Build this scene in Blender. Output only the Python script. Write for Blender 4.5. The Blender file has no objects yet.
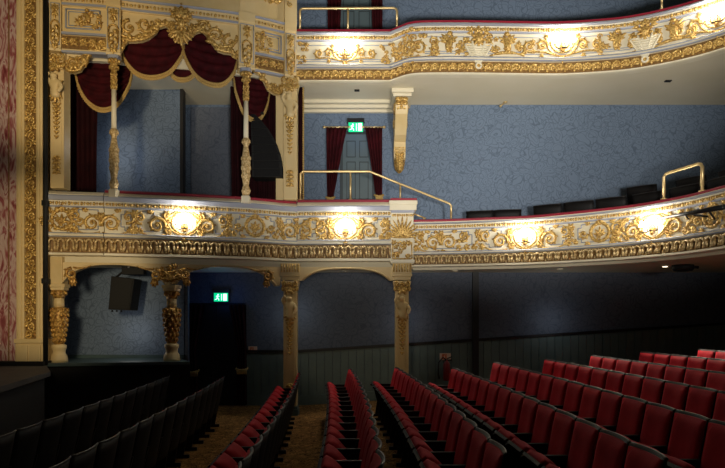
import bpy, math, random
from math import sin, cos, pi, sqrt, radians, atan2
random.seed(7)
SC = bpy.context.scene
COL = SC.collection
CZ = 2.05            # eye height
F = 600.0            # focal length in pixels of a 725 px wide frame

def X_(px, Y): return (px - 362.5) * Y / F
def Z_(py, Y): return CZ + (318.0 - py) * Y / F

# ------------------------------------------------------------------ materials
def new_mat(name, col=(.5, .5, .5), rough=.6, metal=0., emit=None, estr=0., spec=.5):
    m = bpy.data.materials.new(name); m.use_nodes = True
    b = m.node_tree.nodes['Principled BSDF']
    b.inputs['Base Color'].default_value = (*col, 1)
    b.inputs['Roughness'].default_value = rough
    b.inputs['Metallic'].default_value = metal
    b.inputs['Specular IOR Level'].default_value = spec
    if emit:
        b.inputs['Emission Color'].default_value = (*emit, 1)
        b.inputs['Emission Strength'].default_value = estr
    return m

def nd(m, t, **kw):
    n = m.node_tree.nodes.new(t)
    for k, v in kw.items():
        if hasattr(n, k): setattr(n, k, v)
        else: n.inputs[k].default_value = v
    return n

def lk(m, a, b): m.node_tree.links.new(a, b)
def bsdf(m): return m.node_tree.nodes['Principled BSDF']

def ramp(m, fac, stops):
    r = nd(m, 'ShaderNodeValToRGB')
    els = r.color_ramp.elements
    while len(els) < len(stops): els.new(.5)
    for e, (p, c) in zip(els, stops):
        e.position = p; e.color = (*c, 1)
    lk(m, fac, r.inputs['Fac'])
    return r.outputs['Color']

def coords(m, scale=(1, 1, 1)):
    tc = nd(m, 'ShaderNodeTexCoord'); mp = nd(m, 'ShaderNodeMapping')
    mp.inputs['Scale'].default_value = scale
    lk(m, tc.outputs['Object'], mp.inputs['Vector'])
    return mp.outputs['Vector']

def noisy(name, c1, c2, scale=8, rough=.6, metal=0., bump=0., bscale=40, spec=.5):
    m = new_mat(name, c1, rough, metal, spec=spec)
    v = coords(m)
    n = nd(m, 'ShaderNodeTexNoise'); n.inputs['Scale'].default_value = scale; n.inputs['Detail'].default_value = 4
    lk(m, v, n.inputs['Vector'])
    lk(m, ramp(m, n.outputs['Fac'], [(.35, c1), (.65, c2)]), bsdf(m).inputs['Base Color'])
    if bump:
        n2 = nd(m, 'ShaderNodeTexNoise'); n2.inputs['Scale'].default_value = bscale
        lk(m, v, n2.inputs['Vector'])
        bp = nd(m, 'ShaderNodeBump'); bp.inputs['Strength'].default_value = bump; bp.inputs['Distance'].default_value = .01
        lk(m, n2.outputs['Fac'], bp.inputs['Height']); lk(m, bp.outputs['Normal'], bsdf(m).inputs['Normal'])
    return m

def wallpaper(name, base, line, rough=.75):
    m = new_mat(name, base, rough)
    v = coords(m, (1, 1, 1))
    nz = nd(m, 'ShaderNodeTexNoise'); nz.inputs['Scale'].default_value = 3.0; nz.inputs['Detail'].default_value = 1
    lk(m, v, nz.inputs['Vector'])
    mx = nd(m, 'ShaderNodeMixRGB', blend_type='ADD'); mx.inputs['Fac'].default_value = .35
    lk(m, v, mx.inputs['Color1']); lk(m, nz.outputs['Color'], mx.inputs['Color2'])
    vo = nd(m, 'ShaderNodeTexVoronoi'); vo.inputs['Scale'].default_value = 5.4
    lk(m, mx.outputs['Color'], vo.inputs['Vector'])
    mu = nd(m, 'ShaderNodeMath', operation='MULTIPLY'); mu.inputs[1].default_value = 19.0
    lk(m, vo.outputs['Distance'], mu.inputs[0])
    si = nd(m, 'ShaderNodeMath', operation='SINE'); lk(m, mu.outputs[0], si.inputs[0])
    vo2 = nd(m, 'ShaderNodeTexVoronoi', feature='DISTANCE_TO_EDGE'); vo2.inputs['Scale'].default_value = 5.4
    lk(m, mx.outputs['Color'], vo2.inputs['Vector'])
    c1 = ramp(m, si.outputs[0], [(.0, base), (.80, base), (1.0, line)])
    c2 = ramp(m, vo2.outputs['Distance'], [(.01, line), (.04, base)])
    mm = nd(m, 'ShaderNodeMixRGB', blend_type='DARKEN'); mm.inputs['Fac'].default_value = 1
    lk(m, c1, mm.inputs['Color1']); lk(m, c2, mm.inputs['Color2'])
    lk(m, mm.outputs['Color'], bsdf(m).inputs['Base Color'])
    return m

M = {}
M['cream'] = noisy('cream_paint', (.76, .57, .27), (.82, .64, .34), 2.5, .5)
M['white_cream'] = noisy('pale_cream_paint', (.82, .73, .52), (.87, .79, .60), 2.5, .45)
M['soffit'] = noisy('soffit_paint', (.78, .70, .50), (.82, .74, .55), 1.2, .6)
M['grey'] = new_mat('blue_grey_paint', (.36, .38, .46), .45)
M['gold'] = noisy('gold_leaf', (.36, .18, .035), (.90, .62, .20), 30, .36, .35, .5, 70)
M['old_gold'] = noisy('old_gold', (.26, .12, .025), (.78, .48, .13), 24, .42, .35, .5, 60)
M['pale_gold'] = noisy('pale_gilding', (.46, .28, .09), (.90, .70, .38), 26, .4, .25, .4, 60)
M['shade_and_joint_brown'] = noisy('shade_and_joint_brown', (.20, .10, .025), (.30, .17, .05), 20, .6)  # frieze recess shade put into this brown; plain brown on the marble joint
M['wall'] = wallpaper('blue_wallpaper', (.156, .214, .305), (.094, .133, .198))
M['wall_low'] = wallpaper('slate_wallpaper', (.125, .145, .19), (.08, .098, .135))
M['dado'] = noisy('dark_green_boards', (.12, .165, .155), (.145, .195, .18), 3, .5)
M['teal'] = noisy('teal_paint', (.06, .10, .105), (.08, .13, .135), 3, .5)
M['black'] = new_mat('matt_black', (.004, .004, .004), .7)
M['blackgloss'] = new_mat('satin_black', (.012, .012, .013), .35)
M['grille'] = noisy('speaker_grille', (.006, .006, .007), (.009, .009, .010), 60, .7, spec=.2)
M['redrail'] = new_mat('crimson_plush', (.33, .012, .035), .55)
M['velvet'] = noisy('burgundy_velvet', (.030, .0012, .003), (.060, .003, .006), 6, .85, 0, 0, 40, .2)
M['curtain'] = noisy('wine_curtain', (.017, .0015, .003), (.030, .003, .005), 6, .85, 0, 0, 40, .2)
M['seatred'] = noisy('red_moquette', (.38, .006, .016), (.50, .011, .024), 5, .8, 0, .15, 120, .2)
M['seatdark'] = new_mat('dark_seat_shell', (.006, .005, .005), .6, spec=.25)
M['trim'] = new_mat('seat_edge_trim', (.018, .016, .016), .4, .0)
M['iron'] = new_mat('cast_iron', (.02, .018, .018), .45, .3)
M['brass'] = new_mat('brass', (.78, .58, .28), .38, .7)
M['door'] = noisy('grey_green_door', (.085, .12, .135), (.10, .14, .155), 2, .45)
M['doorline'] = new_mat('door_moulding', (.035, .05, .058), .5)
M['blackdoor'] = new_mat('black_door', (.012, .011, .011), .5)
M['fringe'] = noisy('gold_fringe', (.45, .28, .08), (.62, .42, .14), 60, .7)
M['deck'] = noisy('stage_deck', (.055, .052, .045), (.08, .075, .065), 3, .7)
M['lamp'] = new_mat('lit_shade', (.9, .8, .6), .5, emit=(1, .93, .80), estr=24)
M['spotlens'] = new_mat('lit_lens', (.9, .8, .6), .5, emit=(1, .85, .6), estr=4)
M['green'] = new_mat('sign_green', (.0, .35, .12), .5, emit=(.0, .55, .22), estr=1.3)
M['signwhite'] = new_mat('sign_white', (.8, .9, .9), .5, emit=(.75, 1, .95), estr=1.6)
M['notice'] = new_mat('notice_orange', (.8, .2, .09), .5)
M['noticepale'] = new_mat('notice_pale', (.9, .65, .5), .5)
M['ext'] = new_mat('extinguisher_red', (.2, .006, .006), .4)

# marble
m = new_mat('pink_marble', (.4, .1, .12), .25)
v = coords(m, (2.4, 2.4, .8))
n = nd(m, 'ShaderNodeTexNoise'); n.inputs['Scale'].default_value = 2.2; n.inputs['Detail'].default_value = 8; n.inputs['Distortion'].default_value = 2.2
lk(m, v, n.inputs['Vector'])
lk(m, ramp(m, n.outputs['Fac'], [(.30, (.20, .04, .045)), (.42, (.38, .12, .12)), (.50, (.60, .40, .36)), (.56, (.68, .52, .47)), (.62, (.34, .08, .09)), (.72, (.55, .30, .28))]), bsdf(m).inputs['Base Color'])
M['marble'] = m
# carpet
m = new_mat('patterned_carpet', (.2, .12, .05), .95, spec=.1)
v = coords(m)
vo = nd(m, 'ShaderNodeTexVoronoi'); vo.inputs['Scale'].default_value = 7
nz = nd(m, 'ShaderNodeTexNoise'); nz.inputs['Scale'].default_value = 9; nz.inputs['Detail'].default_value = 3; nz.inputs['Distortion'].default_value = 3
lk(m, v, vo.inputs['Vector']); lk(m, v, nz.inputs['Vector'])
c1 = ramp(m, nz.outputs['Fac'], [(.38, (.10, .04, .018)), (.47, (.42, .24, .08)), (.55, (.60, .36, .12)), (.60, (.14, .07, .03))])
c2 = ramp(m, vo.outputs['Distance'], [(.1, (1, .9, .8)), (.6, (.45, .4, .35))])
mx = nd(m, 'ShaderNodeMixRGB', blend_type='MULTIPLY'); mx.inputs['Fac'].default_value = .8
lk(m, c1, mx.inputs['Color1']); lk(m, c2, mx.inputs['Color2'])
lk(m, mx.outputs['Color'], bsdf(m).inputs['Base Color'])
M['carpet'] = m

# ------------------------------------------------------------------ object helpers
def tag(o, label=None, cat=None, group=None, kind=None):
    if label: o['label'] = label
    if cat: o['category'] = cat
    if group: o['group'] = group
    if kind: o['kind'] = kind
    return o

def thing(name, label, cat, loc=(0, 0, 0), group=None):
    o = bpy.data.objects.new(name, None); COL.objects.link(o)
    o.location = loc; o.empty_display_size = .2
    return tag(o, label, cat, group)

def origin(o):
    x = y = z = 0
    while o is not None:
        x += o.location.x; y += o.location.y; z += o.location.z; o = o.parent
    return x, y, z

class MB:
    """collects shapes in (u, v, w) space: u along, v up, w outwards; xf maps them to the world"""
    def __init__(s, xf=None): s.v = []; s.f = []; s.xf = xf; s.smooth = []
    def P(s, u, v, w):
        return s.xf(u, v, w) if s.xf else (u, v, w)
    def add(s, vs, fs, smooth=False):
        b = len(s.v)
        for p in vs: s.v.append(s.P(*p))
        for f in fs: s.f.append(tuple(i + b for i in f)); s.smooth.append(smooth)
    def box(s, a, b):
        (x0, y0, z0), (x1, y1, z1) = a, b
        vs = [(x0, y0, z0), (x1, y0, z0), (x1, y1, z0), (x0, y1, z0), (x0, y0, z1), (x1, y0, z1), (x1, y1, z1), (x0, y1, z1)]
        s.add(vs, [(0, 3, 2, 1), (4, 5, 6, 7), (0, 1, 5, 4), (1, 2, 6, 5), (2, 3, 7, 6), (3, 0, 4, 7)])
    def prism(s, poly, w0, w1):
        """poly in (u,v), extruded along w"""
        n = len(poly)
        vs = [(u, v, w0) for u, v in poly] + [(u, v, w1) for u, v in poly]
        fs = [tuple(range(n))[::-1], tuple(range(n, 2 * n))] + [(i, (i + 1) % n, (i + 1) % n + n, i + n) for i in range(n)]
        s.add(vs, fs)
    def ribbon(s, lo, hi, w0, w1):
        """solid between two (u,v) polylines of same length"""
        n = len(lo); vs = []
        for (a, b) in zip(lo, hi):
            vs += [(a[0], a[1], w0), (b[0], b[1], w0), (b[0], b[1], w1), (a[0], a[1], w1)]
        fs = [(3, 2, 1, 0)]
        for i in range(n - 1):
            for k in range(4):
                fs.append((4 * i + k, 4 * i + (k + 1) % 4, 4 * i + 4 + (k + 1) % 4, 4 * i + 4 + k))
        e = 4 * (n - 1); fs.append((e, e + 1, e + 2, e + 3))
        s.add(vs, fs)
    def relief(s, pts, rad, n=6, flat=1.15):
        """a carved moulding: tube in the (u,v) plane at height w (third coord)"""
        if not isinstance(rad, (list, tuple)): rad = [rad] * len(pts)
        vs = []; L = len(pts)
        for i, p in enumerate(pts):
            a = pts[max(0, i - 1)]; b = pts[min(L - 1, i + 1)]
            tx, ty = b[0] - a[0], b[1] - a[1]; l = math.hypot(tx, ty) or 1
            nx, ny = -ty / l, tx / l
            for k in range(n):
                t = 2 * pi * k / n
                vs.append((p[0] + nx * rad[i] * cos(t), p[1] + ny * rad[i] * cos(t), p[2] + flat * rad[i] * sin(t)))
        fs = [(i * n + k, i * n + (k + 1) % n, (i + 1) * n + (k + 1) % n, (i + 1) * n + k) for i in range(L - 1) for k in range(n)]
        fs += [tuple(range(n))[::-1], tuple(range((L - 1) * n, L * n))]
        s.add(vs, fs, True)
    def tube(s, pts, rad, n=8):
        from mathutils import Vector
        if not isinstance(rad, (list, tuple)): rad = [rad] * len(pts)
        P = [Vector(p) for p in pts]; vs = []; L = len(P)
        up = None
        for i in range(L):
            t = (P[min(L - 1, i + 1)] - P[max(0, i - 1)]).normalized()
            if up is None:
                up = Vector((0, 0, 1)) if abs(t.z) < .9 else Vector((1, 0, 0))
            a = (up - t * up.dot(t)).normalized(); up = a; b = t.cross(a)
            for k in range(n):
                q = P[i] + a * (rad[i] * cos(2 * pi * k / n)) + b * (rad[i] * sin(2 * pi * k / n))
                vs.append(tuple(q))
        fs = [(i * n + k, i * n + (k + 1) % n, (i + 1) * n + (k + 1) % n, (i + 1) * n + k) for i in range(L - 1) for k in range(n)]
        fs += [tuple(range(n))[::-1], tuple(range((L - 1) * n, L * n))]
        s.add(vs, fs, True)
    def blob(s, c, r, ang=0, n=8, m=5, pinch=0):
        vs = []; fs = []
        ca, sa = cos(ang), sin(ang)
        for i in range(m + 1):
            ph = pi * i / m
            for k in range(n):
                th = 2 * pi * k / n
                a = cos(ph); q = sin(ph) * (1 - pinch * a * .5)
                u = a * r[0]; v = q * cos(th) * r[1]; w = q * sin(th) * r[2]
                vs.append((c[0] + u * ca - v * sa, c[1] + u * sa + v * ca, c[2] + w))
        for i in range(m):
            for k in range(n):
                fs.append((i * n + k, i * n + (k + 1) % n, (i + 1) * n + (k + 1) % n, (i + 1) * n + k))
        s.add(vs, fs, True)
    def lathe(s, prof, c=(0, 0), n=16, lobes=0, amp=0, square=False):
        """prof: (z, r) from low to high; here (u,v,w) is (x,y,z)"""
        vs = []; fs = []
        for z, r in prof:
            for k in range(n):
                t = 2 * pi * (k + .5) / n
                rr = r * (1 + (amp * cos(lobes * t) if lobes else 0))
                if square: rr = r / max(abs(cos(t)), abs(sin(t)))
                vs.append((c[0] + rr * cos(t), c[1] + rr * sin(t), z))
        L = len(prof)
        for i in range(L - 1):
            for k in range(n):
                fs.append((i * n + k, i * n + (k + 1) % n, (i + 1) * n + (k + 1) % n, (i + 1) * n + k))
        fs += [tuple(range(n))[::-1], tuple(range((L - 1) * n, L * n))]
        s.add(vs, fs, not square)
    def build(s, name, mat, parent=None, bevel=0, solid=0, subsurf=0, label=None):
        ox, oy, oz = origin(parent) if parent else (0, 0, 0)
        me = bpy.data.meshes.new(name)
        me.from_pydata([(x - ox, y - oy, z - oz) for x, y, z in s.v], [], s.f)
        me.polygons.foreach_set('use_smooth', s.smooth)
        me.materials.append(mat if not isinstance(mat, str) else M[mat])
        me.update()
        o = bpy.data.objects.new(name, me); COL.objects.link(o)
        if parent: o.parent = parent
        if bevel:
            b = o.modifiers.new('bevel', 'BEVEL'); b.width = bevel; b.segments = 2; b.limit_method = 'ANGLE'
        if solid:
            b = o.modifiers.new('solid', 'SOLIDIFY'); b.thickness = solid; b.offset = 0
        if subsurf:
            b = o.modifiers.new('sub', 'SUBSURF'); b.levels = subsurf; b.render_levels = subsurf
        if label: o['label'] = label
        return o

def setting(o, label, cat=None):
    o['label'] = label; o['kind'] = 'structure'
    if cat: o['category'] = cat
    return o

def copy_tree(o, parent=None):
    c = o.copy(); COL.objects.link(c); c.parent = parent
    for ch in list(o.children): copy_tree(ch, c)
    return c

# world box: u = x, v = z, w = towards the house (-y)
def front_xf(x0, y0, ang=0):
    ca, sa = cos(ang), sin(ang)
    def f(u, v, w): return (x0 + u * ca + w * sa, y0 + u * sa - w * ca, v)
    return f

class Path:
    def __init__(s, pts, smooth=True, n=24):
        P = []
        if smooth:
            L = len(pts)
            for i in range(L - 1):
                p0 = pts[max(0, i - 1)]; p1 = pts[i]; p2 = pts[i + 1]; p3 = pts[min(L - 1, i + 2)]
                for k in range(n):
                    t = k / n
                    P.append(tuple(.5 * (2 * p1[j] + (p2[j] - p0[j]) * t + (2 * p0[j] - 5 * p1[j] + 4 * p2[j] - p3[j]) * t * t + (3 * p1[j] - p0[j] - 3 * p2[j] + p3[j]) * t ** 3) for j in (0, 1)))
            P.append(tuple(pts[-1]))
        else: P = [tuple(p) for p in pts]
        s.p = P; s.s = [0]
        for a, b in zip(P, P[1:]): s.s.append(s.s[-1] + math.dist(a, b))
        s.len = s.s[-1]
    def raw(s, t):
        import bisect
        t0 = min(max(t, 0), s.len)
        i = min(max(bisect.bisect_right(s.s, t0) - 1, 0), len(s.p) - 2)
        d = s.s[i + 1] - s.s[i] or 1e-9
        k = (t - s.s[i]) / d if (t < 0 or t > s.len) else (t0 - s.s[i]) / d
        a, b = s.p[i], s.p[i + 1]
        return a[0] + (b[0] - a[0]) * k, a[1] + (b[1] - a[1]) * k
    def at(s, t, o=0):
        x, y = s.raw(t)
        a = s.raw(max(0, t - .06)); b = s.raw(min(s.len, t + .06))
        tx, ty = b[0] - a[0], b[1] - a[1]; l = math.hypot(tx, ty)
        tx /= l; ty /= l
        return x + ty * o, y - tx * o
    def xf(s, o0=0):
        def f(u, v, w):
            x, y = s.at(u, o0 + w); return (x, y, v)
        return f
    def spx(s, px):
        """arc length of the point seen on this bearing"""
        lo, hi = 0, s.len
        for _ in range(40):
            mid = (lo + hi) / 2; x, y = s.raw(mid)
            if F * x / y + 362.5 < px: lo = mid
            else: hi = mid
        return lo

def sweep(mb, path, s0, s1, prof, step=.12):
    n = max(2, int((s1 - s0) / step) + 1); m_ = len(prof); vs = []; fs = []
    for i in range(n + 1):
        u = s0 + (s1 - s0) * i / n
        for (o, z) in prof: vs.append((u, z, o))
    for i in range(n):
        for k in range(m_):
            fs.append((i * m_ + k, (i + 1) * m_ + k, (i + 1) * m_ + (k + 1) % m_, i * m_ + (k + 1) % m_))
    fs += [tuple(range(m_)), tuple(range(n * m_, (n + 1) * m_))[::-1]]
    mb.xf = path.xf(); mb.add(vs, fs)

# ------------------------------------------------------------------ carved ornament (draws in u,v,w)
W0 = .012
def spiral(mb, cx, cy, r, a0, turns, hand, th, leaves=True, k=18, w=W0):
    pts = []; rad = []
    for i in range(k + 1):
        t = i / k; rr = r * (1 - t) ** .85 + .12 * r * t
        a = a0 + hand * 2 * pi * turns * t
        pts.append((cx + rr * cos(a), cy + rr * sin(a), w)); rad.append(th * (1 - .45 * t))
    mb.relief(pts, [q * 1.3 for q in rad])
    mb.blob((cx, cy, w + .3 * th), (th * 1.3, th * 1.3, th), 0, 6, 4)
    if leaves:
        for j in range(1, 5):
            t = j * .11; rr = r * (1 - t) ** .85 + th * .9
            a = a0 + hand * 2 * pi * turns * t
            mb.blob((cx + rr * cos(a), cy + rr * sin(a), w), (th * 1.9, th * .8, th * .8), a + hand * .7, 6, 4)
def curve(p0, p1, bend, k=8, w=W0):
    mx_, my_ = (p0[0] + p1[0]) / 2 - (p1[1] - p0[1]) * bend, (p0[1] + p1[1]) / 2 + (p1[0] - p0[0]) * bend
    return [((1 - t) ** 2 * p0[0] + 2 * t * (1 - t) * mx_ + t * t * p1[0], (1 - t) ** 2 * p0[1] + 2 * t * (1 - t) * my_ + t * t * p1[1], w) for t in [i / k for i in range(k + 1)]]
def leaf(mb, x, y, a, l, wd, w=W0):
    mb.blob((x + cos(a) * l / 2, y + sin(a) * l / 2, w), (l * .56, wd * .64, wd * .5), a, 6, 4, .9)
def fan(mb, x, y, a, spread, n, l, wd, w=W0):
    for i in range(n):
        leaf(mb, x, y, a + spread * (i / (n - 1) - .5), l * (1 - .25 * abs(i / (n - 1) - .5) * 2), wd, w)
def flower(mb, x, y, r, n=5, w=W0):
    for i in range(n):
        a = 2 * pi * i / n + .3; mb.blob((x + r * .6 * cos(a), y + r * .6 * sin(a), w), (r * .5, r * .38, r * .4), a, 6, 4)
    mb.blob((x, y, w + r * .25), (r * .35, r * .35, r * .35), 0, 6, 4)

def rinceau(mb, cu, cv, h, d):
    """leafy double scroll spreading to side d (+1 right)"""
    r = h * .30
    spiral(mb, cu, cv - h * .10, r, radians(200 if d > 0 else -20), 1.5, -d, h * .048)
    spiral(mb, cu + d * h * .55, cv + h * .14, r * .72, radians(250 if d > 0 else -70), 1.3, d, h * .042)
    mb.relief(curve((cu - d * r * .9, cv - h * .42), (cu + d * h * .62, cv - h * .30), -.25 * d), [h * .045] * 5 + [h * .03] * 4)
    fan(mb, cu - d * r, cv + h * .05, radians(90 + 40 * d), 1.6, 4, h * .28, h * .10)
    fan(mb, cu + d * h * .62, cv - h * .30, radians(0 if d > 0 else 180), 1.8, 4, h * .24, h * .09)
    fan(mb, cu + d * h * .25, cv + h * .30, radians(90 + 20 * d), 1.5, 3, h * .22, h * .09)
def medallion(mb, cu, cv, h):
    r = h * .34
    for k in range(14):
        a = 2 * pi * k / 14
        leaf(mb, cu + r * cos(a), cv + r * sin(a), a + 1.9, h * .20, h * .11)
    mb.relief([(cu + r * cos(2 * pi * k / 20), cv + r * sin(2 * pi * k / 20), W0) for k in range(21)], h * .045)
    fan(mb, cu, cv - h * .1, pi / 2, 2.6, 5, h * .30, h * .1, .02)
    flower(mb, cu - h * .03, cv - h * .16, h * .1, 5, .03)
    fan(mb, cu, cv + r, pi / 2, 2.2, 5, h * .2, h * .09, .03)
    for d in (-1, 1):
        spiral(mb, cu + d * h * .58, cv - h * .03, h * .16, radians(180 if d > 0 else 0), 1.2, d, h * .04)
        fan(mb, cu + d * h * .35, cv - h * .38, radians(-20 if d > 0 else 200), 1.2, 3, h * .26, h * .09)
        fan(mb, cu + d * h * .36, cv + h * .34, radians(20 if d > 0 else 160), 1.2, 3, h * .22, h * .08)
def drop(mb, cu, cv, h):
    fan(mb, cu, cv + h * .22, pi / 2, 2.4, 4, h * .22, h * .1)
    flower(mb, cu, cv + h * .15, h * .12, 5, .02)
    for k in range(4):
        leaf(mb, cu + .012 * (-1) ** k, cv + h * (.06 - .11 * k), -pi / 2 + .5 * (-1) ** k, h * .18, h * .12 * (1 - .15 * k))
    for d in (-1, 1):
        spiral(mb, cu + d * h * .2, cv - h * .3, h * .1, radians(90), 1.1, d, h * .035, False, 10)
def cartouche(mb, cu, cv, h):
    for q, th in ((.42, .035), (.56, .028)):
        pts = []
        for k in range(25):
            a = 2 * pi * k / 24
            y = sin(a); x = cos(a) * (1.0 if y > 0 else 1.0 - .35 * y * y)
            pts.append((cu + h * q * x, cv + h * q * y * (.95 if q < .5 else .8), W0))
        mb.relief(pts, h * th)
    fan(mb, cu, cv + h * .42, pi / 2, 2.4, 5, h * .2, h * .09, .03)
    for d in (-1, 1):
        spiral(mb, cu + d * h * .56, cv + h * .25, h * .13, radians(-90), 1.2, d, h * .04)
        spiral(mb, cu + d * h * .52, cv - h * .28, h * .13, radians(90), 1.2, -d, h * .04)
        fan(mb, cu + d * h * .12, cv - h * .52, radians(-90 + d * 50), 1.2, 3, h * .22, h * .09, .04)
    flower(mb, cu, cv - h * .55, h * .1, 5, .06)
def lyre(mb, cu, cv, h):
    """upper tier sconce mount: three nested bowls and side scrolls"""
    for q in (.28, .42, .56):
        mb.relief([(cu + h * q * 1.1 * cos(a), cv + h * .18 + h * q * 1.05 * sin(a), W0) for a in [pi + pi * k / 12 for k in range(13)]], h * .035)
    for d in (-1, 1):
        spiral(mb, cu + d * h * .78, cv + h * .02, h * .22, radians(180 if d > 0 else 0), 1.3, -d, h * .05)
        spiral(mb, cu + d * h * 1.30, cv - h * .02, h * .22, radians(250 if d > 0 else -70), 1.3, d, h * .05)
        mb.relief(curve((cu + d * h * .2, cv - h * .38), (cu + d * h * 1.25, cv - h * .24), .12 * d), h * .04)
        fan(mb, cu + d * h * .6, cv + h * .3, radians(90 - 20 * d), 1.4, 3, h * .2, h * .08)
        fan(mb, cu + d * h * .75, cv - h * .36, radians(-30 if d > 0 else 210), 1.4, 3, h * .2, h * .08)
    fan(mb, cu, cv - h * .45, -pi / 2, 1.6, 3, h * .25, h * .1, .04)
def eagle(mb, cu, cv, h, d):
    """winged relief figure with scrolled tail"""
    mb.blob((cu, cv + h * .02, .03), (h * .24, h * .12, .05), pi / 2 - .25 * d)
    mb.blob((cu + d * h * .02, cv + h * .34, .04), (h * .09, h * .08, .045))
    fan(mb, cu, cv + h * .1, radians(90 + 55 * d), 1.1, 4, h * .36, h * .1)
    fan(mb, cu, cv + h * .12, radians(90 - 62 * d), 1.0, 3, h * .3, h * .1)
    mb.relief(curve((cu - d * h * .55, cv - h * .32), (cu + d * h * .55, cv - h * .34), -.2), [h * .03] * 3 + [h * .055] * 4 + [h * .03] * 2)
    spiral(mb, cu - d * h * .42, cv - h * .12, h * .15, radians(-90), 1.1, -d, h * .04)
    fan(mb, cu + d * h * .35, cv - h * .2, radians(90 - d * 40), 1.3, 3, h * .28, h * .09)
    flower(mb, cu, cv - h * .15, h * .12, 5, .04)
def mask(mb, cu, cv, h):
    mb.blob((cu, cv, .06), (h * .17, h * .12, .07), pi / 2, 10, 7)
    for d in (-1, 1):
        mb.blob((cu + d * h * .05, cv + h * .03, .115), (h * .03, h * .018, .012))
        for k in range(5):
            a = radians(30 + 38 * k); mb.blob((cu + d * h * .15 * sin(a), cv + h * .02 + h * .19 * cos(a), .045), (h * .08, h * .055, .045), pi / 2 - d * a)
        fan(mb, cu + d * h * .16, cv + h * .2, radians(90 - d * 55), 1.4, 4, h * .26, h * .1, .03)
        spiral(mb, cu + d * h * .28, cv - h * .1, h * .12, radians(90), 1.2, -d, h * .04)
    mb.blob((cu, cv - h * .01, .125), (h * .05, h * .018, .02), pi / 2)
    fan(mb, cu, cv + h * .2, pi / 2, 1.4, 3, h * .2, h * .1, .05)
def pendant(mb, cu, cv, h):
    """pale strapwork shield under a mask"""
    n = 9
    for i in range(n):
        t = i / (n - 1); wd = h * .42 * (1 - t) ** .8 + h * .05
        mb.relief([(cu - wd, cv - h * t * .7, .02), (cu, cv - h * t * .7 - .02, .045), (cu + wd, cv - h * t * .7, .02)], h * .045)
    for d in (-1, 1):
        mb.relief([(cu + d * (h * .45 * (1 - k / 8) ** .8 + h * .05), cv - h * .7 * k / 8, .03) for k in range(9)], h * .045)
        mb.relief([(cu + d * (h * .22 * (1 - k / 8) ** .8 + h * .02), cv + h * .1 - h * .7 * k / 8, .05) for k in range(9)], h * .035)
    mb.relief([(cu + h * .1 * cos(2 * pi * k / 12), cv - h * .82 + h * .1 * sin(2 * pi * k / 12), .06) for k in range(13)], h * .04)
def bouquet(mb, cu, cv, w_, h_, n, sd):
    rnd = random.Random(sd)
    for i in range(n):
        x = cu + rnd.uniform(-.5, .5) * w_; y = cv + rnd.uniform(-.5, .5) * h_
        k = rnd.random()
        if k < .45: fan(mb, x, y, rnd.uniform(0, 6.28), 1.3, 3, rnd.uniform(.08, .13), .04, rnd.uniform(.01, .04))
        elif k < .75: spiral(mb, x, y, rnd.uniform(.04, .07), rnd.uniform(0, 6.28), 1.2, rnd.choice((-1, 1)), .013, False, 10, .02)
        else: flower(mb, x, y, rnd.uniform(.035, .055), 5, .03)
def frame_outline(mb, u0, u1, v0, v1, q=.07, th=.011):
    pts = [(u0 + q, v0), (u1 - q, v0), (u1 - q, v0 + q), (u1, v0 + q), (u1, v1 - q), (u1 - q, v1 - q), (u1 - q, v1), (u0 + q, v1), (u0 + q, v1 - q), (u0, v1 - q), (u0, v0 + q), (u0 + q, v0 + q), (u0 + q, v0)]
    for a, b in zip(pts, pts[1:]): 
        ax = [(a[0] + (b[0] - a[0]) * t, a[1] + (b[1] - a[1]) * t, .006) for t in (0, .33, .66, 1)]
        mb.relief(ax, th, 4)
def beads(mb, s0, s1, v, r, pitch, dart=True, w=0):
    n = int((s1 - s0) / pitch)
    for i in range(n):
        u = s0 + (i + .5) * (s1 - s0) / n
        mb.blob((u, v, w), (r, r * .8, r * .8), pi / 2 if i % 2 else 0, 6, 4)
        if dart: leaf(mb, u + pitch * .5, v + r * .8, -pi / 2, r * 1.7, r * .7, w)

# ------------------------------------------------------------------ sconces
def sconce(path, s, zc, label, k=1.0, power=19, o=.06):
    x, y = path.at(s, o)
    a = path.at(s - .05, o); b = path.at(s + .05, o)
    ang = atan2(b[1] - a[1], b[0] - a[0])
    t = thing('wall_sconce', label, 'wall lamp', (x, y, zc), 'candle sconces on the balcony fronts')
    fx = front_xf(x, y, ang)
    mb = MB(fx); mb.blob((0, zc - .08, .01), (.09, .07, .03), pi / 2); mb.blob((0, zc - .16, .02), (.04, .04, .03))
    mb.build('backplate', 'old_gold', t)
    spots = [(-.17, .08), (-.055, .15), (.07, .15), (.17, .08)] if k > 1 else [(-.16, .09), (0, .16), (.16, .09)]
    for (u, w) in spots:
        mb = MB(fx)
        mb.tube([(0, zc - .10, .02), (u * .5, zc - .15, .02 + w * .6), (u * .95, zc - .13, w), (u, zc - .05, w)], .009, 6)
        mb.blob((u, zc - .05, w), (.024, .012, .024), 0, 8, 4)
        arm = mb.build('candle_arm', 'iron', t)
        mb = MB(fx); zz = zc
        prof = [(zz - .03, .046), (zz + .07, .028)]
        vs = []; n = 12
        for z, r in prof:
            for q in range(n): vs.append((u + r * cos(2 * pi * q / n), z, w + r * sin(2 * pi * q / n)))
        mb.add(vs, [(q, (q + 1) % n, n + (q + 1) % n, n + q) for q in range(n)] + [tuple(range(n, 2 * n))], True)
        mb.build('lamp_shade', 'lamp', arm)
    L = bpy.data.lights.new('sconce_light', 'POINT'); L.energy = power; L.color = (1, .94, .82); L.shadow_soft_size = .12
    lo = bpy.data.objects.new('sconce_light', L); COL.objects.link(lo)
    lx, ly, lz = fx(0, zc + .10, .21); lo.location = (lx, ly, lz)

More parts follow.
